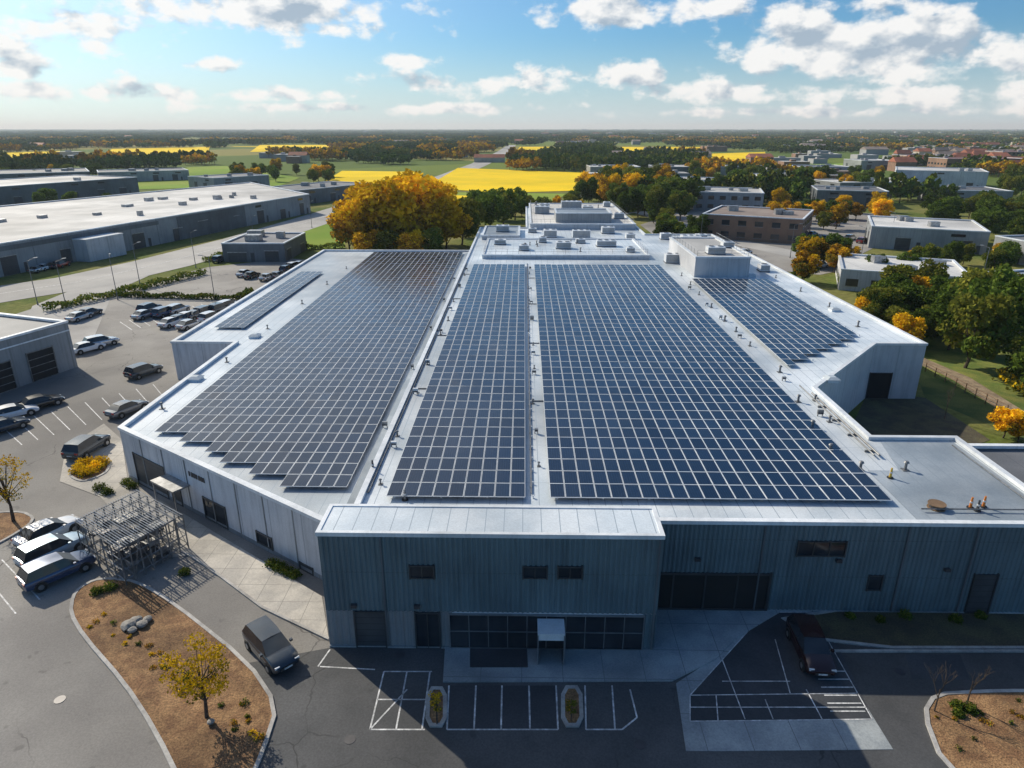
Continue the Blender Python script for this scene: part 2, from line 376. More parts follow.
def opening(parent, a, b, px0, py0, px1, py1, name, nx=1, nz=1, gm=glass, fm=frame_m, fw=.08, proud=.12, z0=None, z1=None):
    ym = (py0+py1)/2; u0 = V(px0, ym, a, b)[0]; u1 = V(px1, ym, a, b)[0]
    xm = (px0+px1)/2; zt = V(xm, py0, a, b)[1]; zb = V(xm, py1, a, b)[1]
    if z0 is not None: zb = z0
    if z1 is not None: zt = z1
    m = MB()
    m.fbox(a, b, u0, u1, zb, zt, -.05, proud-.04, 0)
    for uu in (u0, u1): m.fbox(a, b, uu-fw/2, uu+fw/2, zb-fw, zt+fw, -.05, proud+.04, 1)
    for zz in (zb, zt): m.fbox(a, b, u0+fw/2, u1-fw/2, zz-fw/2, zz+fw/2, -.05, proud+.035, 1)
    for i in range(1, nx):
        u = u0+(u1-u0)*i/nx; m.fbox(a, b, u-fw*.35, u+fw*.35, zb+fw/2, zt-fw/2, 0, proud+.015, 1)
    for i in range(1, nz):
        z = zb+(zt-zb)*i/nz; m.fbox(a, b, u0+fw/2, u1-fw/2, z-fw*.35, z+fw*.35, 0, proud+.01, 1)
    m.obj(name, [gm, fm], parent); return u0, u1, zb, zt
opening(mb_e, A0, A1, 410, 565, 434, 577, "window", 2)
opening(mb_e, A0, A1, 523, 566, 547, 577, "window", 2)
opening(mb_e, A0, A1, 558, 566, 582, 577, "window", 2)
opening(mb_e, A0, A1, 356, 611, 386, 647, "roller_door", 1, 1, door_m, frame_m, z0=.05)
opening(mb_e, A0, A1, 416, 612, 440, 646, "entrance_door", 2, 1, glass, frame_m, z0=.05)
opening(mb_e, A0, A1, 450, 612, 643, 648, "shopfront_glazing", 10, 2, glass, frame_l, .06, z0=.12, z1=2.6)
opening(mb_e, B0, B1, 640, 573, 768, 607, "loading_bay", 4, 1, opening_m, frame_m, .15, z0=.16)
opening(mb_e, B0, B1, 797, 541, 845, 555, "window", 3)
opening(mb_e, B0, B1, 867, 575, 881, 589, "window", 1)
opening(mb_e, B0, B1, 970, 574, 993, 606, "door", 1, 1, door_m, frame_m, z0=.16)
ec = MB()
ux = V(550, 640, A0, A1)[0]
ec.fbox(A0, A1, ux-.8, ux+.8, 2.3, 2.42, .16, 1.5, 0); ec.fbox(A0, A1, ux-.8, ux-.74, .12, 2.3, 1.4, 1.48, 1); ec.fbox(A0, A1, ux+.74, ux+.8, .12, 2.3, 1.4, 1.48, 1)
ec.fbox(A0, A1, ux-.74, ux+.74, 1.9, 2.3, 1.42, 1.45, 0); ec.fbox(A0, A1, ux-.74, ux-.72, .12, 2.3, .2, 1.4, 2); ec.fbox(A0, A1, ux+.72, ux+.74, .12, 2.3, .2, 1.4, 2)
ec.obj("entrance_canopy", [coping, frame_l, glass], mb_e)
WA, WB = (-36, 55), (-10, 37.5)
opening(mb_e, WA, WB, 139, 462, 166, 497, "roller_door", 1, 1, door_m, frame_m, z0=.05, proud=.06)
opening(mb_e, WA, WB, 206, 503, 226, 522, "window", 2, 1, proud=.06)
opening(mb_e, WA, WB, 176, 500, 184, 516, "door", 1, 1, door_m, frame_m, z0=.05, z1=2.2, proud=.06)
opening(mb_e, WA, WB, 258, 535, 272, 545, "window", 1, 1, proud=.06)
opening(mb_e, WA, WB, 302, 566, 314, 586, "door", 1, 1, door_m, frame_m, z0=.05, proud=.06)
cn = MB()
u0 = V(176, 500, WA, WB)[0]-.6; u1 = u0+3.4
cn.fbox(WA, WB, u0, u1, 2.5, 2.64, 0, 1.5); cn.fbox(WA, WB, u0+.1, u0+.2, .02, 2.5, 1.3, 1.4); cn.fbox(WA, WB, u1-.2, u1-.1, .02, 2.5, 1.3, 1.4)
cn.obj("door_canopy", [steel], mb_e)
sg = MB()
us = V(188, 468, WA, WB)[0]
for i in range(7): sg.fbox(WA, WB, us+i*.34, us+i*.34+(.24 if i % 3 else .16), 3.55, 3.95, 0, .06)
sg.obj("wall_sign_letters", [steel_dark], mb_e)
pp = MB()
for i in range(1, 9):
    u = i*3.4; pp.fbox(WA, WB, u-.05, u+.05, .05, 4.85, 0, .05)
pp.fbox(WA, WB, 0, 31, 0, .35, 0, .04); pp.obj("wall_panel_joints", [wall_mid], mb_e)
EA, EB = (40.5, 76), (46.4, 76)
opening(mb_e, EA, EB, 868, 373, 890, 396, "loading_door", 1, 1, opening_m, frame_m, z0=.05, proud=.06)
volume(mb_e, [(-8, 131), (24, 131), (24, 152), (-8, 152)], 7.4, wall_lgrey, roof_white, drop=.2, z0=6, tag="rear_block_")
volume(mb_e, [(1.5, 172), (27.5, 172), (27.5, 222), (1.5, 222)], 8.0, wall_lgrey, roof_light, drop=.2, z0=6, tag="tower_block_")
volume(mb_e, [(-9.5, 155), (-1, 155), (-1, 171), (-9.5, 171)], 7.6, wall_lgrey, roof_grey, drop=.2, z0=6, tag="stair_block_")
volume(mb_e, [(8, 176), (22, 176), (22, 186), (8, 186)], 10.2, wall_mid, roof_grey, drop=.2, z0=7.7, tag="lift_room_")
a = P(694, 277, RZ); b_ = P(748, 277, RZ)
volume(mb_e, [(a[0], a[1]), (b_[0], a[1]), (b_[0], a[1]+22), (a[0], a[1]+22)], 10.0, wall_lgrey, roof_light, drop=.2, z0=6.4, tag="plant_room_")
railing(mb_e, [(-7.7, 151.6), (-7.7, 131.4), (23.6, 131.4), (23.6, 151.6)], 7.44)
railing(mb_e, [(1.9, 221), (1.9, 172.4), (27.1, 172.4), (27.1, 221)], 8.04)
railing(mb_e, [(a[0]+.3, a[1]+21), (a[0]+.3, a[1]+.3), (b_[0]-.3, a[1]+.3), (b_[0]-.3, a[1]+21)], 10.04)

# ------------------------------------------------------------ solar arrays
def array(x0, x1, y0, y1, z, zr, low=None, px=1.03, py=1.9):
    nx = max(1, round((x1-x0)/px)); pxx = (x1-x0)/nx; ny = int((y1-y0)/py); m = MB(); fr = .028; gp = .018
    for i in range(nx):
        cx = x0+(i+.5)*pxx
        for j in range(ny):
            ya = y0+j*py
            if low and ya < low(cx): continue
            X0, X1, Y0, Y1 = i*pxx+gp, (i+1)*pxx-gp, j*py+gp, (j+1)*py-gp
            t1, t2 = random.gauss(0, .006), random.gauss(0, .006)
            def zz(x, y): return z+t1*(x-X0)+t2*(y-Y0)
            c = [(X0, Y0), (X1, Y0), (X1, Y1), (X0, Y1)]
            ci = [(X0+fr, Y0+fr), (X1-fr, Y0+fr), (X1-fr, Y1-fr), (X0+fr, Y1-fr)]
            for k in range(4):
                l = (k+1) % 4
                m.quad([(*c[k], z-.05), (*c[l], z-.05), (*c[l], zz(*c[l])), (*c[k], zz(*c[k]))], 1)
                m.quad([(*c[k], zz(*c[k])), (*c[l], zz(*c[l])), (*ci[l], zz(*ci[l])), (*ci[k], zz(*ci[k]))], 1)
            m.quad([(*q, zz(*q)-.004) for q in ci], 0)
    for j in range(ny):
        ya = y0+j*py
        xs = [x0+(i+.5)*pxx for i in range(nx) if not (low and ya < low(x0+(i+.5)*pxx))]
        if not xs: continue
        for yy in (.45, 1.45):
            m.box(min(xs)-x0-pxx/2, max(xs)-x0+pxx/2, j*py+yy, j*py+yy+.05, z-.12, z-.055, 1)
        for k in range(int(len(xs)/3)+1):
            xx = min(xs)-x0+k*3*pxx
            m.box(xx-.05, xx+.05, j*py+.42, j*py+.52, zr-.01, z-.12, 1)
    return m.obj("solar_panel_array", [pv_glass, pv_frame], loc=(x0, y0, 0))
array(1.85, 24.5, 40.1, 124, 6.95, RZ)
array(-9.15, .2, 40.1, 124, 6.95, RZ)
array(-32.3, -13.0, 44.5, 147.5, 5.15, 4.8, low=lambda x: 54.2+(x+32.3)*(-10.1/14.6))
array(-41.4, -37.3, 87.5, 127, 5.15, 4.8)
array(27.5, 39.9, 66, 112, 6.95, RZ, low=lambda x: 66.6+(x-27.5)*.93)

# ------------------------------------------------------------ rooftop equipment
def hvac(x, y, z, sx, sy, h):
    m = MB(); m.box(-sx/2, sx/2, -sy/2, sy/2, .15, h); m.box(-sx/2-.05, sx/2+.05, -sy/2-.05, sy/2+.05, 0, .14, 1)
    n = max(1, int(sx/1.3))
    for i in range(n):
        cx = -sx/2+(i+.5)*sx/n; r = min(sx/n, sy)*.36
        m.cyl((cx, 0, h), (cx, 0, h+.12), r, r, 16, 0); m.cyl((cx, 0, h+.121), (cx, 0, h+.13), r*.85, r*.85, 16, 1)
    k = int(h/.16)
    for i in range(2, k): m.box(-sx/2+.1, sx/2-.1, -sy/2-.03, -sy/2-.005, i*.16, i*.16+.07, 1)
    return m.obj("hvac_unit", [coping, steel_dark], loc=(x, y, z))
for x, y, z, a_, b_, c_ in ((27.8, 128, RZ, 3, 2, 1.6), (6, 160, RZ, 3, 3, 1.6), (13, 158, RZ, 4, 2.4, 1.8), (20, 166, RZ, 3, 2.4, 1.5), (-5, 163, 7.4, 3, 2.2, 1.4), (8, 140, 7.2, 3, 2, 1.3), (17, 143, 7.2, 4, 2, 1.2), (0, 138, 7.2, 2, 2, 1), (-5, 145, 7.2, 2.4, 1.6, 1),
                            (5, 196, 7.8, 4, 3, 2), (18, 200, 7.8, 3, 3, 1.6), (14, 210, 7.8, 6, 3, 2), (6, 208, 7.8, 3, 2, 1.4), (25, 185, 7.8, 2.6, 2, 1.4), (36, 150, RZ, 4, 3, 1.8), (36, 142.5, RZ, 3, 2, 1.4), (42, 120, RZ, 1.6, 2, 1.2), (31, 142, RZ, 2, 1.6, 1.1), (33, 119, 9.8, 3, 2, 1.2), (37, 126, 9.8, 2, 2, 1),
                            (12, 147, 7.2, 2, 1.4, .9), (21, 136, 7.2, 1.6, 1.4, .9), (4, 148, 7.2, 1.6, 1.6, 1.1), (24, 157, RZ, 2, 2, 1.2), (2, 167, RZ, 2, 1.6, 1.), (25, 214, 7.8, 2, 2, 1.4), (23, 194, 7.8, 2, 1.4, 1.), (32, 157, RZ, 2.4, 1.8, 1.3), (40, 157, RZ, 2.4, 1.8, 1.1), (41.5, 133, RZ, 1.6, 1.6, 1.1)):
    hvac(x, y, z, a_, b_, c_)
def vent(x, y, z, k=1.):
    m = MB(); m.cyl((0, 0, 0), (0, 0, .5*k), .08*k, .08*k, 8); m.cyl((0, 0, .5*k), (0, 0, .6*k), .17*k, .1*k, 10)
    m.box(-.2*k, .2*k, -.2*k, .2*k, 0, .05)
    return m.obj("roof_vent", [steel_mid], loc=(x, y, z))
for i in range(9): vent(-10.1+random.uniform(-.1, .3), 42+i*9+random.uniform(-2, 2), RZ, random.uniform(.6, 1.))
for i in range(8): vent(1.0+random.uniform(-.2, .2), 47+i*10+random.uniform(-2, 2), RZ, random.uniform(.5, .9))
for i in range(10): vent(26.3+random.uniform(-.5, .5), 53+i*7+random.uniform(-2, 2), RZ, random.uniform(.7, 1.3))
for i in range(6): vent(-34.3+random.uniform(-.5, .5), 60+i*14, 4.8, random.uniform(.8, 1.3))
for i in range(5): vent(42.5+random.uniform(-.6, .6), 84+i*10, RZ, random.uniform(.8, 1.3))
for i in range(8): vent(random.uniform(-6, 22), random.uniform(133, 150), 7.2, random.uniform(1, 1.8))
for i in range(8): vent(random.uniform(3, 26), random.uniform(188, 220), 7.8, random.uniform(1.2, 2))
for px, py in ((812, 428), (830, 452), (798, 402), (905, 470), (860, 470)):
    x, y = P(px, py, RZ); vent(x, y, RZ, 1.2)
def jbox(x, y, z, mt):
    m = MB(); s_ = random.uniform(.13, .26)
    for q in (-.8, .8): m.box(q*s_-.03, q*s_+.03, -.03, .03, 0, .2)
    m.box(-s_, s_, -.1, .1, .2, .2+random.uniform(.2, .4), 1); m.box(-s_*.9, s_*.9, -.12, -.102, .24, .36, 0)
    m.obj("inverter_box", [steel_dark, mt], loc=(x, y, z))
for i in range(7): jbox(1.1, 52+i*11+random.uniform(-3, 3), RZ, random.choice((steel, coping, steel_mid)))
for i in range(7): jbox(-10.1, 46+i*12+random.uniform(-3, 3), RZ, random.choice((steel, coping, steel_mid)))
for i in range(6): jbox(25.8, 56+i*10+random.uniform(-3, 3), RZ, random.choice((steel, coping, steel_mid)))
for i in range(5): jbox(-12.4, 56+i*16, 4.81, steel)
def hatch(x, y, z):
    m = MB(); m.box(-.6, .6, -.6, .6, 0, .3); m.box8([(-.68, -.68, .3), (.68, -.68, .3), (.68, .68, .3), (-.68, .68, .3)], [(-.3, -.3, .5), (.3, -.3, .5), (.3, .3, .5), (-.3, .3, .5)], 1)
    m.obj("roof_skylight", [coping, skyl], loc=(x, y, z))
for q in ((30.5, 64, RZ), (42.6, 92, RZ), (-35, 68, 4.8), (-34.6, 84, 4.8), (38.5, 115.4, RZ)): hatch(*q)
tray = MB()
for y0, y1 in ((41, 80), (81, 126)): tray.box(-10.62, -10.5, y0, y1, RZ+.08, RZ+.16); tray.box(.55, .65, y0, y1, RZ+.08, RZ+.15)
for y in range(42, 126, 3): tray.box(-10.65, -10.47, y, y+.15, RZ, RZ+.08); tray.box(.52, .68, y, y+.15, RZ, RZ+.08)
for y in (58, 76, 95, 113): tray.box(.66, 1.85, y, y+.1, RZ+.02, RZ+.1); tray.box(-10.4, -9.1, y+3, y+3.1, RZ+.02, RZ+.1)
tray.obj("cable_tray", [steel_mid])
cr = MB(); cr.cyl((0, 0, 0), (0, 0, .06), .55, .55, 18); cr.cyl((0, 0, .06), (0, 0, .3), .42, .42, 18, 1); cr.cyl((0, 0, .3), (0, 0, .36), .55, .55, 18)
x, y = P(936, 508, RZ); cr.obj("cable_reel", [M("reel_wood", (.22, .14, .08), None, 3), steel_dark], loc=(x, y, RZ))
for px, py, mt in ((970, 508, orange), (977, 511, steel_dark), (983, 507, orange), (890, 478, yellowp), (373, 470, steel_dark), (405, 500, steel_mid)):
    m = MB(); m.cyl((0, 0, 0), (0, 0, .08), .22, .22, 10, 1); m.cyl((0, 0, .08), (0, 0, .8), .1, .06, 8, 0); m.cyl((0, 0, .4), (0, 0, .5), .11, .1, 8, 2)
    x, y = P(px, py, RZ); m.obj("safety_bollard", [mt, trim, paint], loc=(x, y, RZ))
pr = MB()
pr.cyl((27, 47, RZ+.25), (27, 60, RZ+.25), .09, .09, 8); pr.cyl((26.6, 47, RZ+.25), (26.6, 62, RZ+.25), .06, .06, 8)
for y in (48, 51, 54, 57): pr.box(26.4, 27.2, y, y+.1, RZ, RZ+.17)
pr.cyl((26, 39.3, RZ+.2), (33.8, 39.3, RZ+.2), .05, .05, 6); pr.cyl((33.6, 39.3, RZ+.2), (33.6, 49, RZ+.2), .05, .05, 6)
pr.obj("roof_pipe_run", [steel_mid])

nb = empty("annex_building"); volume(nb, [(35.6, 39), (62, 39), (62, 53), (35.6, 53)], 5.0, wall_dark, roof_dark, tag="")
m = MB(); m.box(44, 44.3, 39.5, 52.5, 4.66, 4.9); m.box(39, 40.2, 45, 46.2, 4.66, 5.3); m.obj("roof_joint", [steel], nb)

# ------------------------------------------------------------ other buildings
excl = []
def facade_bits(e, a, b, h, kind):
    L = math.hypot(b[0]-a[0], b[1]-a[1])
    if kind == 'none': return
    if kind == 'office':
        n = max(2, int(L/4)); fl = max(1, int(h/3.2)); m = MB()
        for f in range(fl):
            for i in range(n):
                u = (i+.5)*L/n; m.fbox(a, b, u-1.1, u+1.1, f*3.2+1., f*3.2+2.4, 0, .05, 0)
                m.fbox(a, b, u-1.2, u+1.2, f*3.2+.9, f*3.2+.99, 0, .1, 1)
        m.obj("windows", [glass, frame_l], e)
    else:
        n = max(2, int(L/12)); m = MB()
        for i in range(n):
            u = (i+random.uniform(.3, .6))*L/n; hh = min(4.2, h*.62)*random.uniform(.75, 1); ww = random.uniform(1.2, 2.2)
            m.fbox(a, b, u-ww, u+ww, .05, hh, 0, .06, 0)
            m.fbox(a, b, u-ww-.15, u+ww+.15, hh+.005, hh+.2, 0, .12, 1)
            if random.random() < .6: m.fbox(a, b, u+3.2, u+4.1, .05, 2.2, 0, .06, 0)
        if h > 5:
            for i in range(n):
                if random.random() < .6: u = (i+.5)*L/n; m.fbox(a, b, u-1.6, u+1.6, h-1.7, h-1.0, 0, .05, 2)
        m.obj("doors_and_windows", [door_m, steel, glass], e)
def bld(name, bl, br, depth, h, wall, roof, kind='office', units=3):
    a, b = P(*bl), P(*br); dx, dy = b[0]-a[0], b[1]-a[1]; L = math.hypot(dx, dy); nx, ny = -dy/L, dx/L
    e = empty(name); c = (b[0]+nx*depth, b[1]+ny*depth); d = (a[0]+nx*depth, a[1]+ny*depth)
    volume(e, [a, b, c, d], h, wall, roof, pw=.4); facade_bits(e, a, b, h, kind); facade_bits(e, d, a, h, kind); facade_bits(e, b, c, h, kind)
    excl.append(offs(ccw([a, b, c, d]), -6))
    m = MB()
    for i in range(units):
        u, w = random.uniform(.15, .85)*L, random.uniform(.2, .8)*depth; s_ = random.uniform(.8, 1.8)
        x = a[0]+dx/L*u+nx*w; y = a[1]+dy/L*u+ny*w; m.box(x-s_, x+s_, y-s_*.7, y+s_*.7, h-.35, h+random.uniform(.6, 1.3))
    if units: m.obj("rooftop_units", [steel], e)
    return e
wa, wb = P(-75, 293), P(311, 213); wc = P(250, 182, 7); wd = (wa[0]+(wc[0]-wb[0])*1.25, wa[1]+(wc[1]-wb[1])*1.25)
e = empty("long_warehouse"); volume(e, [wa, wb, wc, wd], 7., wall_mid, roof_light, pw=.5); facade_bits(e, wa, wb, 7, 'ind'); facade_bits(e, wb, wc, 7, 'ind')
excl.append(offs(ccw([wa, wb, wc, wd]), -6))
m = MB(); L = math.hypot(wb[0]-wa[0], wb[1]-wa[1])
for i in range(18):
    u = random.uniform(10, L-10); n_ = -random.uniform(6, 45); s_ = random.uniform(.5, 1.6)
    m.fbox(wa, wb, u, u+s_*2, 6.6, 7+random.uniform(.3, 1.1), n_, n_+s_*1.4)
m.obj("rooftop_units", [steel], e)
m = MB(); m.fbox(wa, wb, 0, L*.45, 5.3, 6.3, .01, .08); m.fbox(wa, wb, L*.5, L*.72, .1, 6.5, .01, .09); m.obj("fascia_band", [wall_dark], e)
m = MB(); m.fbox(wa, wb, L*.25, L*.33, .05, 5.2, 0, 4, 0); m.fbox(wa, wb, L*.25-.1, L*.33+.1, 5.2, 5.4, 0, 4.1, 1); m.obj("loading_annex", [wall_lgrey, coping], e)
e = bld("workshop_building", (-110, 432), (78, 367), 22, 6.4, wall_mid, roof_light, 'none', 2)
a, b = P(-110, 432), P(78, 367)
for x0, y0, x1, y1 in ((28, 349, 56, 377), (-12, 363, 14, 391)):
    opening(e, a, b, x0, y0, x1, y1, "bay_door", 1, 4, opening_m, steel_mid, .1, .1, z0=.05)
m = MB(); Lw = math.hypot(b[0]-a[0], b[1]-a[1]); m.fbox(a, b, 0, Lw, 5.1, 5.25, 0, .06); m.obj("cladding_band", [coping], e)

bld("brick_office_building", (700, 238), (800, 245), 26, 7, wall_brick, roof_brown)
bld("office_building", (693, 210), (762, 212), 26, 7, wall_mid, roof_light)
bld("light_industrial_building", (868, 248), (985, 255), 26, 5.8, wall_mid, roof_light, 'ind')
bld("single_storey_building", (838, 290), (968, 300), 20, 4.2, wall_lgrey, roof_light, 'office')
bld("storage_building", (990, 258), (1080, 278), 22, 5.5, wall_mid, roof_dark, 'ind')
bld("storage_building", (975, 296), (1070, 320), 14, 4.6, wall_dark, roof_grey, 'ind')
bld("office_building", (655, 192), (712, 194), 22, 6.5, wall_lgrey, roof_light)
bld("commercial_building", (756, 190), (812, 190), 24, 7, wall_brick, roof_light)
bld("commercial_building", (815, 206), (886, 208), 24, 6.5, wall_dark, roof_dark, 'ind')
bld("commercial_building", (838, 197), (905, 196), 24, 6.5, wall_mid, roof_light, 'ind')
bld("large_warehouse", (893, 187), (985, 190), 40, 9, wall_lgrey, roof_light, 'ind')
bld("brick_apartment_building", (945, 171), (1024, 171), 25, 9, wall_brick, roof_red)
bld("brick_apartment_building", (1000, 163), (1060, 163), 25, 10, wall_brick, roof_red)
bld("brick_apartment_building", (905, 165), (950, 165), 25, 8, wall_brick, roof_red)
bld("commercial_building", (590, 176), (640, 176), 30, 6, wall_mid, roof_light, 'ind')
bld("commercial_building", (800, 178), (850, 178), 26, 7, wall_mid, roof_dark, 'ind')
bld("commercial_building", (655, 176), (700, 176), 26, 6, wall_dark, roof_light, 'ind')
bld("commercial_building", (940, 205), (1010, 206), 24, 6, wall_mid, roof_dark, 'ind')
bld("commercial_building", (720, 176), (775, 177), 26, 6, wall_mid, roof_light, 'ind')
bld("commercial_building", (860, 170), (895, 170), 30, 7, wall_mid, roof_light, 'ind')
bld("beige_apartment_building", (1003, 330), (1070, 350), 14, 7, wall_beige, roof_dark)
bld("dark_warehouse", (-30, 210), (140, 194), 45, 8, wall_dark, roof_light, 'ind')
bld("dark_warehouse", (-20, 188), (92, 184), 45, 7, wall_dark, roof_dark, 'ind')
bld("storage_building", (100, 183), (190, 180), 30, 6, wall_mid, roof_dark, 'ind')
bld("storage_building", (300, 205), (372, 196), 25, 6, wall_dark, roof_dark, 'ind')
bld("storage_building", (215, 190), (270, 186), 25, 6, wall_mid, roof_dark, 'ind')
bld("garage_building", (224, 262), (286, 262), 18, 4.5, wall_dark, roof_dark, 'ind')

tw = MB()
def house(x, y, w, d, h, mi, rm, rh=3.):
    tw.box(x-w, x+w, y-d, y+d, 0, h, mi); n = len(tw.v)
    tw.v += [(x-w-.4, y-d-.4, h), (x+w+.4, y-d-.4, h), (x+w+.4, y+d+.4, h), (x-w-.4, y+d+.4, h), (x-w, y, h+rh), (x+w, y, h+rh)]
    for q in ((0, 1, 5, 4), (2, 3, 4, 5), (1, 2, 5), (3, 0, 4)): tw.f.append(tuple(n+k for k in q)); tw.m.append(rm)
def flat(x, y, w, d, h, mi, rm): tw.box(x-w, x+w, y-d, y+d, 0, h, mi, rm); tw.box(x-w*.3, x+w*.1, y-d*.3, y+d*.2, h, h+1.5, mi, rm)
for i in range(260):
    px = random.uniform(540, 1060) if random.random() < .8 else random.uniform(0, 560); py = 130+random.random()**1.5*34+1
    x, y = P(px, py); a_ = (x, y, random.uniform(6, 16), random.uniform(5, 10), random.uniform(4, 7)+max(0, (y-1500)/400), random.choice((0, 0, 1, 2)))
    if any(inside(x, y, p) for p in fields): continue
    if random.random() < .65: flat(*a_, random.choice((3, 5, 5)))
    else: house(*a_, random.choice((3, 4)))
for i in range(34):
    px = random.uniform(900, 1060); py = random.uniform(146, 174); x, y = P(px, py)
    house(x, y, random.uniform(5, 10), random.uniform(4, 7), random.uniform(5, 7), random.choice((1, 2, 2)), random.choice((4, 4, 3)), 3.5)
for i in range(30):
    px = random.uniform(600, 900); py = random.uniform(158, 198); x, y = P(px, py)
    if any(inside(x, y, p) for p in fields+excl): continue
    flat(x, y, random.uniform(6, 13), random.uniform(4, 8), random.uniform(4, 6), random.choice((0, 0, 2)), random.choice((3, 5)))
tw.obj("distant_town", [wall_far, wall_beige, wall_brick, roof_brown, roof_red, roof_light])

# ------------------------------------------------------------ vegetation
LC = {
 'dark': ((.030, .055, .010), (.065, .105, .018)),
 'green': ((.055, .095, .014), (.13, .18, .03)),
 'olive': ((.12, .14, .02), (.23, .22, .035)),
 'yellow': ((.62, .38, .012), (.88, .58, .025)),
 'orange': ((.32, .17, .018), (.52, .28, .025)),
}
LM = {k: leafmat("leaf_"+k, *v) for k, v in LC.items()}
LF = {k: leafmat("far_leaf_"+k, *v, trans=0) for k, v in LC.items()}
def leaves(m, C, size, mi, up=.3):
    n = len(C); d = rng.normal(size=(n, 3)); d[:, 2] = d[:, 2]*.8+up; d /= np.linalg.norm(d, axis=1)[:, None]
    a = np.cross(d, rng.normal(size=(n, 3))); a /= np.linalg.norm(a, axis=1)[:, None]; b = np.cross(d, a)
    s = size*rng.uniform(.6, 1.3, size=(n, 1)); a *= s; b *= s*.75
    Q = np.stack([C-a-b*.4, C+a*.1-b, C+a+b*.3, C-a*.2+b], 1).reshape(-1, 3)
    k = len(m.v); m.v += [tuple(q) for q in Q.tolist()]
    m.f += [(k+4*i, k+4*i+1, k+4*i+2, k+4*i+3) for i in range(n)]; m.m += list(mi)
def tree_into(m, x, y, h, r, nleaf, ls, mis=(0, 1, 2), barkmi=3, th=.3, ncl=11, limbs=True, sparse=1.):
    base = h*th; cz = base+(h-base)*.5; rz = (h-base)*.5
    if limbs: 
        m.cyl((x, y, 0), (x+r*.05, y, base), h*.022, h*.016, 7, barkmi); m.cyl((x+r*.05, y, base), (x, y+r*.04, base+rz), h*.016, h*.006, 6, barkmi)
    else: m.cyl((x, y, 0), (x, y, base+rz), h*.02, h*.008, 4, barkmi, False)
    cl = []
    for i in range(ncl):
        th_ = i*2.4+random.uniform(-.4, .4); k = (i+.5)/ncl; zz = -0.8+1.65*k
        rr = math.sqrt(max(.05, 1-zz*zz*.85))*random.uniform(.35, .78)*r
        c = (x+rr*math.cos(th_), y+rr*math.sin(th_), cz+zz*rz*.78); cr = r*random.uniform(.26, .48)*sparse
        cl.append((c, cr))
        if limbs: m.cyl((x+r*.03, y, base+rz*random.uniform(-.1, .7)), c, h*.008, h*.002, 4, barkmi, False)
    w = np.array([c[1]**2 for c in cl]); w /= w.sum(); cnt = (w*nleaf).astype(int)
    for (c, cr), n in zip(cl, cnt):
        d = rng.normal(size=(n, 3)); d /= np.linalg.norm(d, axis=1)[:, None]
        rad_ = cr*rng.uniform(.25, 1.12, size=(n, 1))**.6
        C = np.array(c)+d*rad_*np.array([1, 1, .8])
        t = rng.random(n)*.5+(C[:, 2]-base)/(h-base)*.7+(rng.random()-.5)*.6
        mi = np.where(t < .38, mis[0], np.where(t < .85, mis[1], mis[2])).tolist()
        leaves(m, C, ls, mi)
def tree_mesh(name, pal, h, r, nleaf, ls, **k):
    m = MB(); tree_into(m, 0, 0, h, r, nleaf, ls, **k); return m.mesh(name, [LM[p] for p in pal]+[bark])
tk = dict(th=.12, ncl=14)
TM = {
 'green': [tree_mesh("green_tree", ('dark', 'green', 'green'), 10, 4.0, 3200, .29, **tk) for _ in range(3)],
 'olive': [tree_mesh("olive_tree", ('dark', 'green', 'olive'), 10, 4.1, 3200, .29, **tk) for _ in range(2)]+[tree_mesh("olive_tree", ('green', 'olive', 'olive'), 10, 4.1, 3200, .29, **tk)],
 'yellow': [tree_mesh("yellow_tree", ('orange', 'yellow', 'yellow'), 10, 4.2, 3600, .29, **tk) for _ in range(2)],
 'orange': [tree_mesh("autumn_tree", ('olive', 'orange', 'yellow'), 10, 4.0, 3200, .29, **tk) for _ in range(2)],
}
NM = {'green': "deciduous_tree", 'olive': "deciduous_tree", 'yellow': "yellow_autumn_tree", 'orange': "autumn_tree"}
def tree(px, py, hm, kind, wide=1.):
    x, y = P(px, py); o = bpy.data.objects.new(NM[kind], random.choice(TM[kind])); col.objects.link(o)
    s = hm/10; o.location = (x, y, 0); o.scale = (s*wide, s*wide, s); o.rotation_euler = (0, 0, random.uniform(0, 6.28))
for t in ((360, 256, 15, 'orange', 1.1), (378, 254, 17, 'yellow', 1.2), (397, 254, 19, 'yellow', 1.2), (415, 252, 21, 'yellow', 1.2), (432, 250, 18, 'yellow', 1.2), (447, 252, 14, 'yellow', 1.1), (350, 252, 12, 'olive', 1.1), (372, 246, 18, 'yellow', 1.1), (404, 246, 20, 'yellow', 1.1), (425, 244, 18, 'orange', 1.1), (388, 248, 16, 'orange', 1.1),
          (368, 262, 8, 'orange', 1.3), (390, 262, 8, 'olive', 1.3), (410, 262, 8, 'orange', 1.3), (430, 260, 8, 'olive', 1.3),
          (462, 245, 13, 'olive', 1), (490, 232, 13, 'green', 1.1), (503, 226, 13, 'olive', 1.1), (478, 226, 12, 'green', 1.1), (515, 220, 12, 'green', 1.1), (496, 220, 12, 'green', 1.1), (468, 236, 12, 'olive', 1.1)):
    tree(*t)
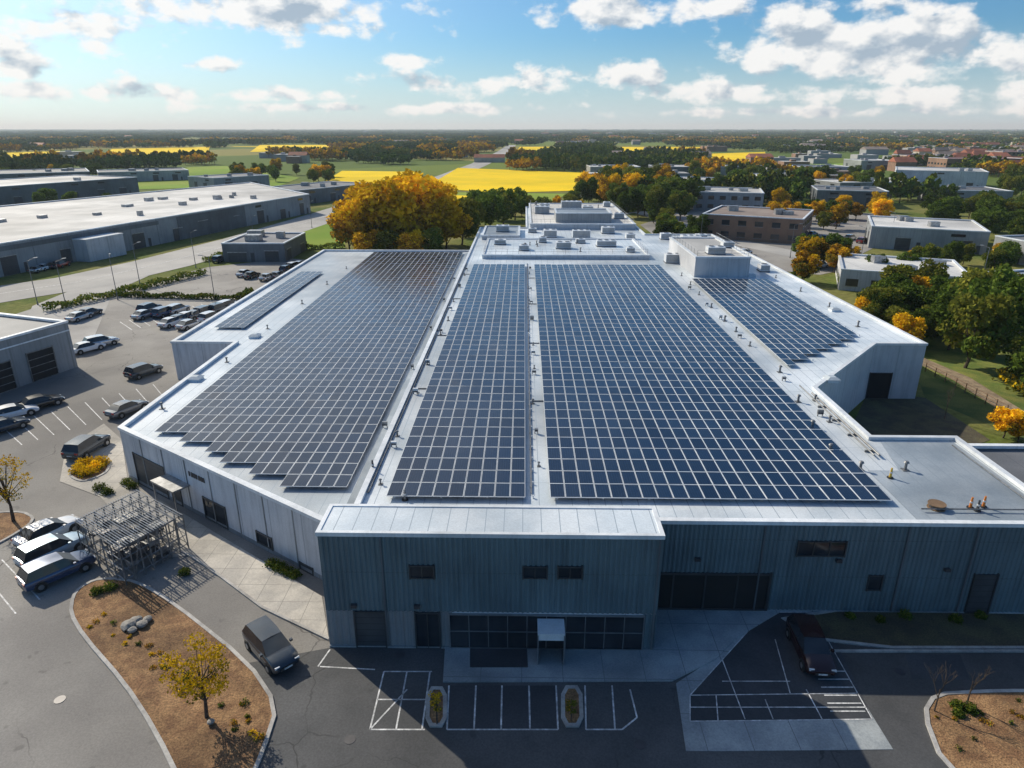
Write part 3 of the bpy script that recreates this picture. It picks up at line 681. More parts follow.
for px0, px1, py0, py1, n, hs, kinds in (
    (585, 690, 188, 210, 34, (10, 15), ('green', 'green', 'olive', 'orange')),
    (610, 690, 206, 222, 14, (9, 13), ('green', 'olive', 'green')),
    (500, 580, 208, 218, 12, (6, 8), ('green', 'olive', 'orange')),
    (690, 900, 176, 196, 44, (7, 12), ('green', 'olive', 'green', 'orange')),
    (760, 880, 206, 232, 18, (6, 9), ('olive', 'green', 'orange', 'yellow')),
    (795, 850, 262, 290, 12, (5, 8), ('olive', 'orange', 'green')),
    (860, 940, 300, 345, 20, (5, 8.5), ('olive', 'green', 'olive', 'orange')),
    (930, 1040, 205, 232, 18, (8, 11), ('green', 'olive')),
    (985, 1060, 232, 250, 8, (8, 11), ('green', 'olive')),
    (870, 1010, 262, 280, 14, (4, 7), ('green', 'olive', 'yellow')),
    (1000, 1060, 176, 204, 14, (9, 13), ('green', 'olive')),
    (30, 110, 206, 215, 6, (5, 8), ('olive', 'green')),
    (225, 345, 172, 184, 20, (7, 12), ('green', 'olive', 'orange')),
    (0, 100, 168, 182, 14, (7, 11), ('green', 'olive', 'orange')),
    (640, 700, 222, 250, 9, (5, 8), ('green', 'olive')),
):
    for i in range(n): tree(random.uniform(px0, px1), random.uniform(py0, py1), random.uniform(*hs), random.choice(kinds), random.uniform(.9, 1.25))
for t in ((965, 368, 11, 'olive', 1.), (985, 355, 13, 'green', 1.), (1004, 340, 12, 'olive', 1.), (948, 350, 9, 'green', 1.), (975, 335, 11, 'olive', 1.), (956, 330, 9, 'olive', 1.1), (940, 320, 8, 'green', 1.),
          (1003, 438, 3.6, 'yellow', 1.2), (1018, 442, 3.2, 'orange', 1.2), (935, 338, 6, 'olive', 1.1), (905, 350, 5.5, 'yellow', 1.2), (885, 335, 6, 'green', 1.), (1022, 385, 7, 'olive', 1.1), (1040, 400, 8, 'green', 1.1), (920, 345, 6, 'green', 1.1)):
    tree(*t)

def near_tree(name, px, py, h, r, pal, nleaf, ls, **k):
    x, y = P(px, py); me = tree_mesh(name, pal, h, r, nleaf, ls, **k)
    o = bpy.data.objects.new(name, me); col.objects.link(o); o.location = (x, y, .1); return o
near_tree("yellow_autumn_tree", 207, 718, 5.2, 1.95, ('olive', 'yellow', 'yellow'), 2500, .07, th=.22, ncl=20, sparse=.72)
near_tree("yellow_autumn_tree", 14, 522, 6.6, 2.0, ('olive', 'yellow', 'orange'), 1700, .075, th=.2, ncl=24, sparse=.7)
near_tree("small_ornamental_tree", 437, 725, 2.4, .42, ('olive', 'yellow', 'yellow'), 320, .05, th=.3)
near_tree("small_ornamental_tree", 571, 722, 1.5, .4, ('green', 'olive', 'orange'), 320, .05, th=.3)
def bare_tree(px, py, h):
    m = MB(); x, y = P(px, py)
    def br(p, d, l, r, k):
        q = p+d*l; m.cyl(p, q, r, r*.6, 5, 0, False)
        if k == 0: return
        for _ in range(3):
            nd = (d+Vector((random.uniform(-.6, .6), random.uniform(-.6, .6), random.uniform(-.1, .5)))).normalized(); br(p+d*l*random.uniform(.55, 1), nd, l*.62, r*.55, k-1)
    br(Vector((0, 0, 0)), Vector((0, 0, 1)), h*.45, .05, 4)
    m.obj("bare_sapling", [bark], loc=(x, y, .1))
bare_tree(934, 712, 3.4); bare_tree(966, 706, 3.2); bare_tree(944, 420, 4)
def shrub(px, py, r, h, pal, nleaf=500, ls=.06, name="shrub", z=.08):
    m = MB(); x, y = P(px, py)
    for _ in range(5): m.cyl((0, 0, 0), (random.uniform(-r, r)*.6, random.uniform(-r, r)*.6, h*.7), .015, .006, 4, 3, False)
    n = nleaf; C = rng.normal(size=(n, 3)); C /= np.linalg.norm(C, axis=1)[:, None]; C *= rng.uniform(.4, 1.1, size=(n, 1))
    C[:, 2] = np.abs(C[:, 2]); C *= np.array([r, r, h]); C += rng.normal(size=(n, 3))*r*.1; C[:, 2] = np.abs(C[:, 2])
    t = rng.random(n)*.6+C[:, 2]/h*.5
    leaves(m, C, ls, np.where(t < .35, 0, np.where(t < .75, 1, 2)).tolist())
    m.obj(name, [LM[p] for p in pal]+[bark], loc=(x, y, z))
GP = ('dark', 'green', 'olive'); YP = ('olive', 'yellow', 'yellow')
for px, py, r, h in ((272, 566, .5, .5), (280, 570, .55, .6), (288, 574, .5, .5), (295, 577, .45, .5), (100, 490, .6, .6), (108, 494, .5, .6), (133, 488, .5, .5), (127, 484, .5, .5), (956, 708, .35, .4), (970, 712, .4, .45), (958, 716, .3, .3),
                     (905, 618, .4, .5), (955, 622, .4, .5), (110, 590, .5, .5), (98, 594, .45, .5), (185, 575, .4, .5), (980, 618, .35, .4), (880, 622, .3, .4), (850, 618, .3, .3)):
    shrub(px, py, r, h, GP)
for px, py in ((80, 472), (88, 475), (96, 470), (90, 466), (102, 465), (84, 467)): shrub(px, py, .8, .8, YP, 500, .09, "yellow_shrub")
for _ in range(34):
    t = random.random(); shrub(80+190*t+random.uniform(-8, 25), 600+130*t+random.uniform(0, 25), random.uniform(.12, .3), random.uniform(.12, .28), random.choice((YP, ('orange', 'orange', 'olive'), GP)), 60, .05, "ground_cover_plant")
for _ in range(14): shrub(random.uniform(935, 1024), random.uniform(700, 765), random.uniform(.1, .25), random.uniform(.1, .25), random.choice((('orange', 'orange', 'olive'), GP)), 50, .045, "ground_cover_plant")
def hedge(name, pts, w, h, pal=GP, dens=60, ls=.24):
    m = MB()
    for (x0, y0), (x1, y1) in zip(pts, pts[1:]):
        L = math.hypot(x1-x0, y1-y0); n = int(L*dens); t = rng.random(n); dx, dy = (x1-x0)/L, (y1-y0)/L
        o = (rng.random(n)-.5)*w; hv = h*(.8+.2*np.sin(t*L*.9+rng.random()*6)); z = rng.random(n)**.5*hv
        C = np.stack([x0+dx*t*L-dy*o, y0+dy*t*L+dx*o, z], 1); mi = np.where(rng.random(n)*.6+z/h*.5 < .4, 0, np.where(rng.random(n) < .6, 1, 2)).tolist()
        leaves(m, C, ls, mi)
    m.obj(name, [LM[p] for p in pal])
HP = ('green', 'green', 'olive')
hedge("hedge", [P(45, 312), P(110, 297), P(205, 274)], 2.4, 1.4, HP)
hedge("hedge", [P(120, 297), P(240, 300), P(250, 292)], 1.6, 1.1, HP)
hedge("hedge", [P(205, 262), P(245, 252), P(345, 248)], 2.2, 1.5, HP)
hedge("hedge", [P(20, 222), P(100, 208)], 4, 3.5, dens=60, ls=.5)
hedge("hedge", [P(880, 315), P(930, 335), P(1010, 345)], 3, 2, GP)
hedge("hedge", [P(1000, 380), P(1060, 420)], 2, 1.8, ('olive', 'olive', 'yellow'))
hedge("hedge", [P(640, 258), P(700, 262)], 2, 1.8, HP)

def clump(pal, n=11, sp=4.4):
    m = MB()
    for i in range(n):
        a_ = i*2.4; r_ = sp*math.sqrt(i+.3); h = random.uniform(7, 12)
        tree_into(m, r_*math.cos(a_), r_*math.sin(a_), h, random.uniform(3.2, 4.6), 160, 1.0, limbs=False, th=.12, ncl=6)
    return m.mesh("tree_clump", [LF[p] for p in pal]+[bark])
C1 = [clump(('dark', 'green', 'olive')), clump(('dark', 'green', 'green')), clump(('green', 'green', 'olive')), clump(('olive', 'orange', 'yellow'))]
fe = empty("distant_forest")
roadxy = [Vector(p) for p in roadpts]
def near_road(x, y, w):
    p = Vector((x, y))
    for a, b in zip(roadxy, roadxy[1:]):
        ab = b-a; t = max(0, min(1, (p-a).dot(ab)/ab.length_squared))
        if (a+ab*t-p).length < w: return True
    return False
d = 300.
while d < 13000:
    s = 1+max(0, d-700)/2200; s = min(s, 4.5); step = 24*s; x = -d*.85
    while x < d*.85:
        X = x+random.uniform(-.3, .3)*step; Y = d+random.uniform(-.04, .04)*d; x += step
        nv = noise.noise(Vector((X/260, Y/420, 3)))+.5*noise.noise(Vector((X/90, Y/120, 7)))
        side = X/Y
        if d < 470: th = .18 if side > 0 else .3
        elif d < 650: th = .0 if side < 0 else -.1
        elif d < 1200: th = -.18
        else: th = -.28
        if nv < th: continue
        if any(inside(X, Y, p) for p in fields) or any(inside(X, Y, p) for p in excl): continue
        if any(inside(X+dx_*14*s, Y+min(.35*Y, 160)*k, p) for p in fields for k in (.2, .4, .6, .8) for dx_ in (-1, 0, 1)): continue
        if near_road(X, Y, 24 if d < 900 else 20): continue
        if .52 < side < .78 and 560 < Y < 1500 and random.random() < .6: continue
        if d < 2200 and noise.noise(Vector((X/150, Y/200, 11))) > .05 and random.random() < .55: me = C1[3]
        else: me = random.choice(C1[:3])
        o = bpy.data.objects.new("tree_clump", me); col.objects.link(o); o.parent = fe
        o.location = (X, Y, 0); o.scale = (s, s, random.uniform(.8, 1.2)*(1+max(0, d-2500)/14000)); o.rotation_euler = (0, 0, random.uniform(0, 6.28))
    d *= 1.085 if d > 600 else 1.06

# ------------------------------------------------------------ front car park details
def kisl(name, px, mat, it=2): return kerb_island(name, smoothpoly([P(*q) for q in px], it), mat)
kisl("planted_island", [(72, 592), (100, 577), (150, 583), (285, 690), (258, 775), (210, 850), (140, 705), (68, 622)], mulch)
kisl("planted_island", [(914, 695), (1000, 690), (1100, 692), (1150, 800), (950, 790)], mulch)
kisl("planter_strip", [(427, 688), (447, 688), (447, 728), (425, 728)], mulch, 1)
kisl("planter_strip", [(561, 687), (582, 687), (584, 728), (561, 728)], mulch, 1)
kisl("planted_island", [(-60, 520), (20, 510), (40, 520), (0, 545), (-80, 580)], mulch)
kisl("planted_bed", [(66, 476), (82, 462), (112, 462), (108, 474), (82, 484)], mulch)
kisl("planted_bed", [(768, 611), (1080, 608), (1120, 650), (830, 650)], soil, 1)
sheet("plaza", [P(*q) for q in ((100, 497), (60, 482), (66, 448), (104, 424), (122, 440), (128, 482), (180, 512), (322, 597), (329, 640), (262, 608), (222, 578), (190, 556), (150, 560), (130, 530))], .06, concrete)
e = empty("entrance_pavement")
def slab(nm, px, mat, h=.12, par=None):
    p = ccw([P(*q) for q in px]); m = MB(); n = len(p); m.quad([(*q, h) for q in p])
    for i in range(n): m.quad([(*p[i], 0), (*p[(i+1) % n], 0), (*p[(i+1) % n], h), (*p[i], h)])
    return m.obj(nm, [mat], par)
slab("front_walk", ((445, 649), (646, 648), (650, 607), (790, 607), (735, 640), (716, 660), (672, 682), (443, 683)), concrete_cool, .12, e)
slab("door_mat", ((470, 650), (527, 650), (528, 669), (470, 669)), asphalt_dark, .126, e)
slab("corner_pad", ((676, 684), (720, 655), (760, 611), (818, 611), (825, 640), (893, 750), (686, 752)), concrete_cool, .05, empty("parking_pad"))
sheet("parking_bay_surface", [P(*q) for q in ((690, 696), (722, 660), (765, 613), (812, 613), (842, 655), (872, 719), (690, 722))], .056, asphalt_dark)
mk = MB()
def line(p, q, z=.04, w=.09, m=None):
    m = m or mk
    a, b = Vector(P(*p)), Vector(P(*q)); d = (b-a).normalized()*1; n = Vector((-d.y, d.x))*w/2
    m.quad([(*(a-n), z), (*(b-n), z), (*(b+n), z), (*(a+n), z)])
for p, q in (((384, 672), (370, 730)), ((407, 672), (396, 730)), ((430, 672), (422, 730)), ((370, 730), (425, 730)), ((377, 700), (428, 700)), ((384, 672), (432, 672)), ((370, 730), (407, 690)),
             ((449, 686), (447, 730)), ((476, 686), (474, 730)), ((502, 686), (501, 730)), ((529, 686), (530, 730)), ((556, 686), (558, 730)), ((447, 730), (558, 730)),
             ((585, 686), (586, 730)), ((612, 686), (615, 730)), ((586, 730), (622, 730)), ((622, 730), (637, 718)), ((637, 718), (630, 690)), ((320, 667), (375, 670)), ((330, 650), (318, 667))):
    line(p, q)
mk.obj("parking_bay_markings", [paint])
sheet("parking_bay_surface", [P(*q) for q in ((449, 686), (556, 686), (558, 730), (447, 730))], .036, asphalt_dark)
mk = MB()
for p, q in (((722, 660), (745, 720)), ((690, 696), (858, 694)), ((765, 700), (773, 720)), ((806, 690), (822, 720)), ((765, 613), (812, 613)), ((690, 722), (872, 720)), ((690, 696), (765, 613)), ((812, 613), (872, 720)), ((722, 682), (790, 682)), ((690, 708), (866, 708)), ((690, 696), (690, 722)), ((775, 640), (790, 694)), ((716, 696), (718, 722))):
    line(p, q, .062, .06)
for i in range(6): line((815+i*3, 672+i*8), (845+i*4, 672+i*8), .062, .08)
mk.obj("parking_pad_markings", [paint])
mk = MB()
for i in range(7):
    line((2+i*-22, 560+i*10), (40+i*-24, 600+i*14), .03)
for i in range(10): line((0+i*17, 425-i*4.5), (22+i*16, 445-i*5), .03)
for i in range(12): line((120+i*9, 322-i*2), (132+i*9, 330-i*2), .03, .14)
mk.obj("yard_markings", [paint])
dr = MB()
for px, py in ((350, 740), (640, 745), (60, 700), (400, 655), (900, 672)):
    x, y = P(px, py); dr.cyl((x, y, .0), (x, y, .045), .3, .3, 16)
dr.obj("manhole_cover", [steel_dark])
sheet("asphalt_patch", [P(*k) for k in ((905, 655), (960, 655), (970, 680), (912, 680))], .035, asphalt_dark)
kb = MB()
def kerbline(pts, w=.18, h=.13):
    for a, b in zip(pts, pts[1:]):
        L = math.hypot(b[0]-a[0], b[1]-a[1]); kb.fbox(a, b, 0, L, 0, h, -w/2, w/2)
kerbline([P(45, 315), P(110, 300), P(205, 277)]); kerbline([P(120, 299), P(240, 303)]); kerbline([P(830, 652), P(1120, 652)])
kerbline([P(130, 530), P(190, 556), P(222, 578), P(262, 608), P(329, 640)])
kb.obj("kerb", [kerbm])

for px, py, s in ((130, 628, .5), (137, 624, .4), (143, 627, .35), (148, 622, .3), (133, 633, .3), (212, 725, .2)):
    bm = bmesh.new(); bmesh.ops.create_icosphere(bm, subdivisions=2, radius=s)
    for v in bm.verts: v.co *= 1+.3*noise.noise(v.co*3+Vector((px, py, 0))); v.co.z *= .6
    me = bpy.data.meshes.new("boulder"); bm.to_mesh(me); bm.free(); me.materials.append(rockm)
    o = bpy.data.objects.new("boulder", me); col.objects.link(o); x, y = P(px, py); o.location = (x, y, .25)

def rack():
    c1, c0, c2 = Vector(P(127, 586)), Vector(P(84, 556)), Vector(P(189, 549))
    u = (c2-c1); v = (c0-c1); Lu, Lv = u.length, v.length; u.normalize(); v.normalize(); m = MB(); H = 3.
    def q(a, b, z): return (*(c1+u*a+v*b), z)
    nu, nv = 7, 5
    for i in range(nu+1):
        for j in range(nv+1):
            if i in (0, nu) or j in (0, nv) or (i % 2 == 0 and j % 2 == 0): m.beam(q(Lu*i/nu, Lv*j/nv, .02), q(Lu*i/nu, Lv*j/nv, H), .08)
    for z in (.5, 1.3, 2.15, H):
        for i in range(nu+1): m.beam(q(Lu*i/nu, 0, z), q(Lu*i/nu, Lv, z), .055)
        for j in range(nv+1): m.beam(q(0, Lv*j/nv, z), q(Lu, Lv*j/nv, z), .055)
    for i in range(26): m.beam(q(Lu*(i+.5)/26, -.15, H+.1), q(Lu*(i+.5)/26, Lv+.15, H+.1), .045, 2)
    for i in range(nu):
        m.beam(q(Lu*i/nu, 0, .1 if i % 2 else H), q(Lu*(i+1)/nu, 0, H if i % 2 else .1), .04); m.beam(q(Lu*i/nu, Lv, .1 if i % 2 else H), q(Lu*(i+1)/nu, Lv, H if i % 2 else .1), .04)
    for j in range(nv):
        m.beam(q(0, Lv*j/nv, .1 if j % 2 else H), q(0, Lv*(j+1)/nv, H if j % 2 else .1), .04)
        for i in range(0, nu, 2): m.beam(q(Lu*i/nu, Lv*j/nv, H), q(Lu*(i+1)/nu, Lv*(j+1)/nv, H), .035)
    for _ in range(42):
        a_, b_ = random.uniform(.1, Lu-1.4), random.uniform(.1, Lv-1.2); z = random.choice((.03, .55, 1.35, 1.35, 2.2)); w_, d_, h_ = random.uniform(.5, 1.3), random.uniform(.4, 1.), random.uniform(.15, .5)
        m.box8([q(a_, b_, z), q(a_+w_, b_, z), q(a_+w_, b_+d_, z), q(a_, b_+d_, z)], [q(a_, b_, z+h_), q(a_+w_, b_, z+h_), q(a_+w_, b_+d_, z+h_), q(a_, b_+d_, z+h_)], random.choice((1, 0, 0)))
    m.obj("steel_frame_structure", [steel_mid, steel_dark, steel])
rack()

def lamp(px, py, h=8, ang=0.):
    m = MB(); x, y = P(px, py); m.cyl((0, 0, 0), (0, 0, .5), .14, .12, 8); m.cyl((0, 0, .5), (0, 0, h), .08, .05, 8)
    m.cyl((0, 0, h-.05), (1.4, 0, h+.25), .04, .035, 6); m.box(1.2, 1.95, -.13, .13, h+.2, h+.32, 1)
    o = m.obj("street_lamp", [steel_mid, frame_l], loc=(x, y, .05)); o.rotation_euler = (0, 0, ang)
for px, py, a_ in ((66, 306, 1.2), (38, 305, 1.2), (140, 284, 1.2), (196, 268, 1.2), (255, 248, 1.2), (312, 228, 1.2), (118, 300, 2), (700, 245, 0), (860, 262, 2), (790, 258, 0), (980, 288, 2), (215, 300, 3), (735, 222, 1), (890, 242, 2)): lamp(px, py, 8, a_)
fn = MB(); fp = [Vector(P(*q)) for q in ((925, 372), (955, 388), (985, 404), (1040, 436))]
for a, b in zip(fp, fp[1:]):
    n = int((b-a).length/2.2)+1
    for i in range(n):
        p = a+(b-a)*i/n; fn.cyl((*p, 0), (*p, 1.3), .06, .06, 6)
    for z in (.5, .85, 1.2): fn.beam((*a, z), (*b, z), .06)
fn.obj("timber_fence", [M("fence_wood", (.22, .13, .07), None, 3)])

# ------------------------------------------------------------ cars
def paintm(n, c, metal=.3):
    m = M(n, c, tuple(x*.9 for x in c), 1, .25, metal, stain=0); m.node_tree.nodes['Principled BSDF'].inputs['Coat Weight'].default_value = .8; return m
CP = {'white': paintm("car_paint_white", (.75, .76, .78), 0), 'black': paintm("car_paint_black", (.015, .016, .02)), 'grey': paintm("car_paint_grey", (.16, .17, .19)), 'silver': paintm("car_paint_silver", (.5, .52, .55), .6),
      'blue': paintm("car_paint_blue", (.03, .06, .14)), 'red': paintm("car_paint_red", (.35, .03, .02)), 'dark': paintm("car_paint_slate", (.03, .045, .065)), 'maroon': paintm("car_paint_maroon", (.04, .012, .012)), 'lblue': paintm("car_paint_pale_blue", (.4, .52, .62))}
def car_mesh(kind, c):
    bm = bmesh.new()
    if kind == 'suv':
        st = [(-2.32, .72, .85, .5), (-2.25, .86, 1.02, .34), (-1.8, .93, 1.06, .28), (-.8, .95, 1.05, .26), (.8, .95, 1.04, .26), (1.25, .94, 1.02, .28), (1.8, .91, .96, .3), (2.15, .85, .84, .34), (2.32, .7, .7, .48)]
        zb, zt, xb, xt, hb, ht = 1.03, 1.66, (-2.2, 1.2), (-1.85, .35), .87, .68
    elif kind == 'van':
        st = [(-2.55, .8, 1.0, .5), (-2.5, .94, 1.15, .34), (-1.8, .98, 1.15, .28), (-.8, .98, 1.15, .26), (1.0, .98, 1.15, .26), (1.6, .97, 1.1, .28), (2.1, .94, 1.0, .3), (2.45, .86, .85, .34), (2.55, .7, .7, .48)]
        zb, zt, xb, xt, hb, ht = 1.13, 1.98, (-2.48, 1.75), (-2.35, .9), .92, .78
    else:
        st = [(-2.3, .68, .78, .48), (-2.22, .82, .93, .34), (-1.7, .89, .97, .26), (-.8, .91, .94, .24), (.8, .91, .94, .24), (1.2, .9, .93, .26), (1.8, .87, .84, .28), (2.15, .8, .73, .32), (2.3, .64, .6, .45)]
        zb, zt, xb, xt, hb, ht = .93, 1.44, (-1.85, 1.15), (-1.2, .3), .82, .62
    loops = []
    for x, w, z1, z0 in st:
        h = z1-z0; half = [(w*.82, z0), (w*.98, z0+.12*h), (w, z0+.5*h), (w*.97, z0+.82*h), (w*.86, z1-.015), (w*.5, z1+.01)]
        pts = half+[(-a, b) for a, b in reversed(half)]
        loops.append([bm.verts.new((x, a, b)) for a, b in pts])
    n = 12
    for A, B in zip(loops, loops[1:]):
        for i in range(n): bm.faces.new((A[i], A[(i+1) % n], B[(i+1) % n], B[i]))
    bm.faces.new(loops[0][::-1]); bm.faces.new(loops[-1])
    for f in bm.faces: f.material_index = 0
    base = []; top = []
    for s_ in (1, -1):
        base.append([bm.verts.new((xb[0]+(xb[1]-xb[0])*t, s_*hb*(1-.06*(t > .99)), zb-.03)) for t in (0, .33, .62, 1)])
        top.append([bm.verts.new((xt[0]+(xt[1]-xt[0])*t, s_*ht*(1-.05*(t > .99)), zt-(.05 if t in (0, 1) else 0))) for t in (0, .36, .68, 1)])
    gf = []
    for i in range(3):
        gf.append(bm.faces.new((base[0][i+1], base[0][i], top[0][i], top[0][i+1])))
        gf.append(bm.faces.new((base[1][i], base[1][i+1], top[1][i+1], top[1][i])))
    gf.append(bm.faces.new((base[0][0], base[1][0], top[1][0], top[0][0])))
    gf.append(bm.faces.new((base[1][3], base[0][3], top[0][3], top[1][3])))
    mid = [bm.verts.new((v.co.x, 0, v.co.z+.035)) for v in top[0]]
    for i in range(3):
        bm.faces.new((top[0][i], mid[i], mid[i+1], top[0][i+1])); bm.faces.new((mid[i], top[1][i], top[1][i+1], mid[i+1]))
    bmesh.ops.inset_individual(bm, faces=gf, thickness=.055, depth=-.008)
    for f in gf: f.material_index = 1
    if kind == 'van': gf[0].material_index = 0; gf[1].material_index = 0
    bmesh.ops.recalc_face_normals(bm, faces=bm.faces[:])
    tmp = bpy.data.meshes.new("t"); bm.to_mesh(tmp); bm.free()
    m = MB(); m.v = [tuple(v.co) for v in tmp.vertices]; m.f = [tuple(p.vertices) for p in tmp.polygons]; m.m = [p.material_index for p in tmp.polygons]
    bpy.data.meshes.remove(tmp)
    W = st[3][1]; fx = st[-1][0]; rx = st[0][0]
    for sx in (-1.42, 1.42):
        for s_ in (-1, 1):
            m.cyl((sx, s_*(W-.25), .36), (sx, s_*(W+.006), .36), .41, .41, 18, 4)
            m.cyl((sx, s_*(W-.22), .335), (sx, s_*(W+.03), .335), .335, .335, 18, 2)
            m.cyl((sx, s_*(W+.02), .335), (sx, s_*(W+.04), .335), .2, .18, 10, 3)
    zl = st[-2][2]-.08
    for s_ in (-1, 1):
        y0, y1 = sorted((s_*.5, s_*.8)); m.box(fx-.16, fx-.07, y0, y1, zl-.08, zl+.05, 5)
        zr_ = st[1][2]-.1; m.box(rx+.0, rx+.1, y0, y1, zr_-.12, zr_+.04, 6)
        y0, y1 = sorted((s_*(W-.04), s_*(W+.14))); m.box(xb[1]-.45, xb[1]-.28, y0, y1, zb-.02, zb+.12, 0)
    m.box(fx-.1, fx+.01, -.45, .45, .42, .6, 4); m.box(rx-.015, rx+.08, -.5, .5, .42, .55, 4)
    m.box(fx, fx+.02, -.26, .26, .46, .57, 7); m.box(rx-.025, rx, -.26, .26, .62, .73, 7)
    return m.mesh("car", [c, glass, tyre, hub, trim, headl, taill, paint], True)
cache = {}
def car(rear, front, c='grey', kind='sedan', scale=1.0, z=.03):
    k = (kind, c)
    if k not in cache: cache[k] = car_mesh(kind, CP[c])
    a, b = Vector(P(*rear)), Vector(P(*front)); p = (a+b)/2
    o = bpy.data.objects.new({'sedan': "sedan_car", 'suv': "suv_car", 'van': "van"}[kind], cache[k]); col.objects.link(o)
    o.location = (p.x, p.y, z); o.rotation_euler = (0, 0, math.atan2(b.y-a.y, b.x-a.x)); o.scale = (scale,)*3
car((259, 640), (286, 670), 'dark', 'suv', .95)
car((803, 642), (815, 668), 'maroon', 'suv', .95, z=.06)
car((28, 548), (72, 528), 'white', 'sedan'); car((32, 567), (76, 547), 'lblue', 'suv'); car((34, 588), (84, 566), 'blue', 'suv')
car((70, 464), (106, 441), 'dark', 'suv', 1.05); car((118, 417), (138, 409), 'grey', 'sedan')
car((131, 380), (158, 371), 'dark', 'suv'); car((2, 420), (28, 414), 'white'); car((-18, 424), (8, 418), 'silver'); car((30, 410), (54, 404), 'black'); car((-5, 434), (15, 428), 'dark')
car((78, 354), (98, 349), 'white'); car((92, 348), (112, 344), 'silver', 'suv')
for px, py, c in ((80, 320, 'silver'), (90, 316, 'dark'), (145, 318, 'silver'), (150, 312, 'dark'), (172, 326, 'white'), (180, 323, 'dark'), (188, 320, 'white'), (197, 318, 'grey'), (206, 315, 'dark'), (190, 328, 'silver'), (212, 321, 'white'), (165, 316, 'blue'), (178, 313, 'silver'), (220, 312, 'dark'), (228, 309, 'white'),
                  (245, 276, 'white'), (252, 278, 'black'), (288, 272, 'dark'), (294, 269, 'white'), (300, 267, 'silver'), (306, 272, 'dark'), (268, 280, 'silver'), (278, 278, 'grey'), (318, 268, 'white'), (45, 270, 'white'), (55, 268, 'dark'), (38, 272, 'silver'), (62, 267, 'red'), (220, 262, 'dark')):
    car((px-9, py+3), (px+9, py-3), c, random.choice(('sedan', 'suv')))
for px, py, c in ((820, 268, 'white'), (808, 266, 'dark'), (700, 252, 'silver'), (730, 250, 'dark'), (745, 255, 'white'), (825, 240, 'dark'), (838, 243, 'white'), (850, 240, 'silver'), (862, 243, 'red'), (812, 236, 'blue'), (680, 240, 'white'), (668, 236, 'dark'), (985, 282, 'white'), (905, 268, 'dark'), (660, 226, 'silver'), (880, 238, 'white'), (780, 228, 'white'), (792, 230, 'dark'), (804, 228, 'silver'), (835, 226, 'grey')):
    car((px-8, py+2), (px+8, py-2), c, random.choice(('sedan', 'suv')))

# ------------------------------------------------------------ atmosphere (real homogeneous haze layer over the whole country)
hm = bpy.data.materials.new("air_haze"); hm.use_nodes = True; nt = hm.node_tree
nt.nodes.remove(nt.nodes['Principled BSDF'])
vs = nn(nt, 'ShaderNodeVolumeScatter'); vs.inputs['Color'].default_value = (.76, .90, 1, 1); vs.inputs['Density'].default_value = .000095; vs.inputs['Anisotropy'].default_value = .15
nt.links.new(vs.outputs[0], nt.nodes['Material Output'].inputs['Volume'])
hb_ = MB(); hb_.box(-16000, 16000, -400, 22000, -5, 130); hb_.obj("atmosphere_haze", [hm])

# ------------------------------------------------------------ light and sky
el, az = rad(33), math.atan2(-.74, .67)
sd = Vector((math.sin(az)*math.cos(el), math.cos(az)*math.cos(el), math.sin(el)))
ld = bpy.data.lights.new("sun", 'SUN'); ld.energy = 5.0; ld.angle = rad(.5); ld.color = (1, .90, .73)
lo = bpy.data.objects.new("sun", ld); col.objects.link(lo); lo.rotation_euler = sd.to_track_quat('Z', 'Y').to_euler(); lo.location = (0, 0, 100)
w = bpy.data.worlds.new("World"); sc.world = w; w.use_nodes = True; nt = w.node_tree; L = nt.links.new
bg = nt.nodes['Background']; bg.inputs[1].default_value = .1
sky = nn(nt, 'ShaderNodeTexSky', sky_type='NISHITA'); sky.sun_disc = False; sky.sun_elevation = el; sky.sun_rotation = az % (2*math.pi)
sky.dust_density = .8; sky.ozone_density = 2.5; sky.air_density = 1.
tc = nn(nt, 'ShaderNodeTexCoord').outputs['Generated']
sp = nn(nt, 'ShaderNodeSeparateXYZ'); L(tc, sp.inputs[0])
azm = mth(nt, 'ARCTAN2', sp.outputs[0], sp.outputs[1]); ele = mth(nt, 'ARCSINE', sp.outputs[2])
cb = nn(nt, 'ShaderNodeCombineXYZ'); L(azm, cb.inputs[0]); L(mth(nt, 'MULTIPLY', ele, 1.6), cb.inputs[1])
uv = cb.outputs[0]
def shifted(dx, dy):
    n = nn(nt, 'ShaderNodeVectorMath', operation='ADD'); L(uv, n.inputs[0]); n.inputs[1].default_value = (dx, dy, 0); return n.outputs[0]
n1 = noi(nt, uv, 14., 8, .56); n2 = noi(nt, shifted(-.010, .020), 14., 5, .53)
blobs = [(85, 26, 62, 20, 1.), (255, 8, 130, 22, 1.15), (330, 28, 75, 12, .9), (640, 10, 100, 15, 1.15), (800, 42, 60, 34, 1.25), (910, 50, 75, 30, 1.25), (860, 8, 60, 16, .9), (985, 60, 50, 22, 1.05), (600, 76, 100, 15, 1.), (720, 90, 100, 13, .95), (480, 84, 100, 12, .95),
         (100, 92, 130, 10, .9), (12, 66, 40, 11, 1.), (960, 94, 120, 13, .95), (270, 94, 90, 8, .8), (400, 108, 200, 6, .85), (800, 112, 220, 6, .85), (210, 66, 24, 8, .9), (420, 60, 36, 8, .8), (-150, 40, 120, 30, 1.1), (1200, 40, 130, 30, 1.1)]
tot = None
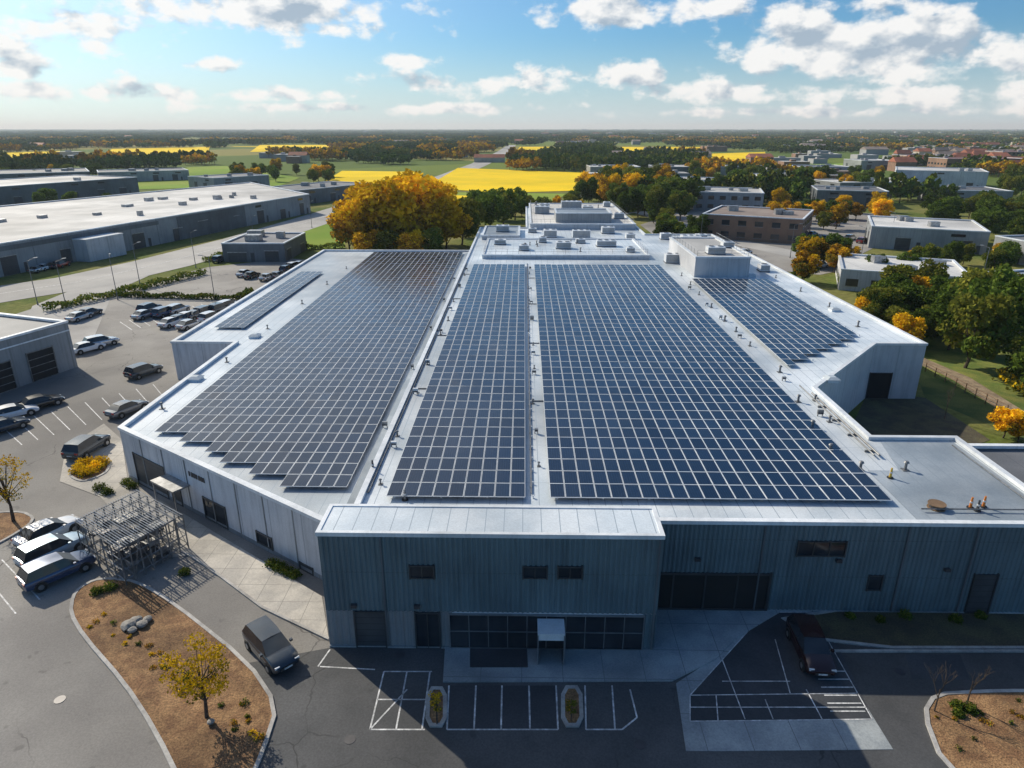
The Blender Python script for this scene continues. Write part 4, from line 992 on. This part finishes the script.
for px, py, rx, ry, amp in blobs:
    dv = ray(px, py).normalized(); a_ = math.atan2(dv.x, dv.y); e_ = math.asin(dv.z)
    dx = mth(nt, 'MULTIPLY', mth(nt, 'SUBTRACT', azm, a_), F/rx); dy = mth(nt, 'MULTIPLY', mth(nt, 'SUBTRACT', ele, e_), F/ry)
    r2 = mth(nt, 'ADD', mth(nt, 'MULTIPLY', dx, dx), mth(nt, 'MULTIPLY', dy, dy))
    gss = mth(nt, 'MULTIPLY', mth(nt, 'EXPONENT', mth(nt, 'MULTIPLY', r2, -.8)), amp)
    tot = gss if tot is None else mth(nt, 'MAXIMUM', tot, gss)
# scattered cloud above the frame: brighter bank toward the sun, open sky elsewhere
dn = nn(nt, 'ShaderNodeVectorMath', operation='DOT_PRODUCT'); L(tc, dn.inputs[0]); dn.inputs[1].default_value = sd
sunw = mrange(nt, dn.outputs['Value'], .55, .95)
high = mth(nt, 'MULTIPLY', mrange(nt, ele, .2, .32), mth(nt, 'ADD', mth(nt, 'MULTIPLY', sunw, .55), .15))
tot = mth(nt, 'MAXIMUM', tot, high)
dens = mth(nt, 'ADD', n1, mth(nt, 'MULTIPLY', tot, .33))
cm = mrange(nt, dens, .66, .81)
lit = mth(nt, 'MULTIPLY', mth(nt, 'SUBTRACT', n1, n2), 7.)
thick = mrange(nt, dens, .76, .98, 0, .5)
br = mth(nt, 'SUBTRACT', mth(nt, 'ADD', lit, .9), thick, clamp=True)
cc = mixc(nt, br, (4.0, 4.9, 5.9), (10., 9.9, 9.7))
skyc = mixc(nt, 1., sky.outputs[0], (.46, .84, 1.12), 'MULTIPLY')
hz = mrange(nt, ele, -.02, .12, 1, 0)
skyc = mixc(nt, mth(nt, 'MULTIPLY', hz, .78), skyc, (7.2, 8.2, 8.8))
skyc = mixc(nt, mth(nt, 'MULTIPLY', mth(nt, 'POWER', mth(nt, 'MAXIMUM', dn.outputs['Value'], 0), 7.), .75), skyc, (14, 13.4, 12.2))  # broad sky glow around the sun, added so the panels catch a sheen
fin = mixc(nt, mth(nt, 'MULTIPLY', cm, .94), skyc, cc)
L(fin, bg.inputs[0])
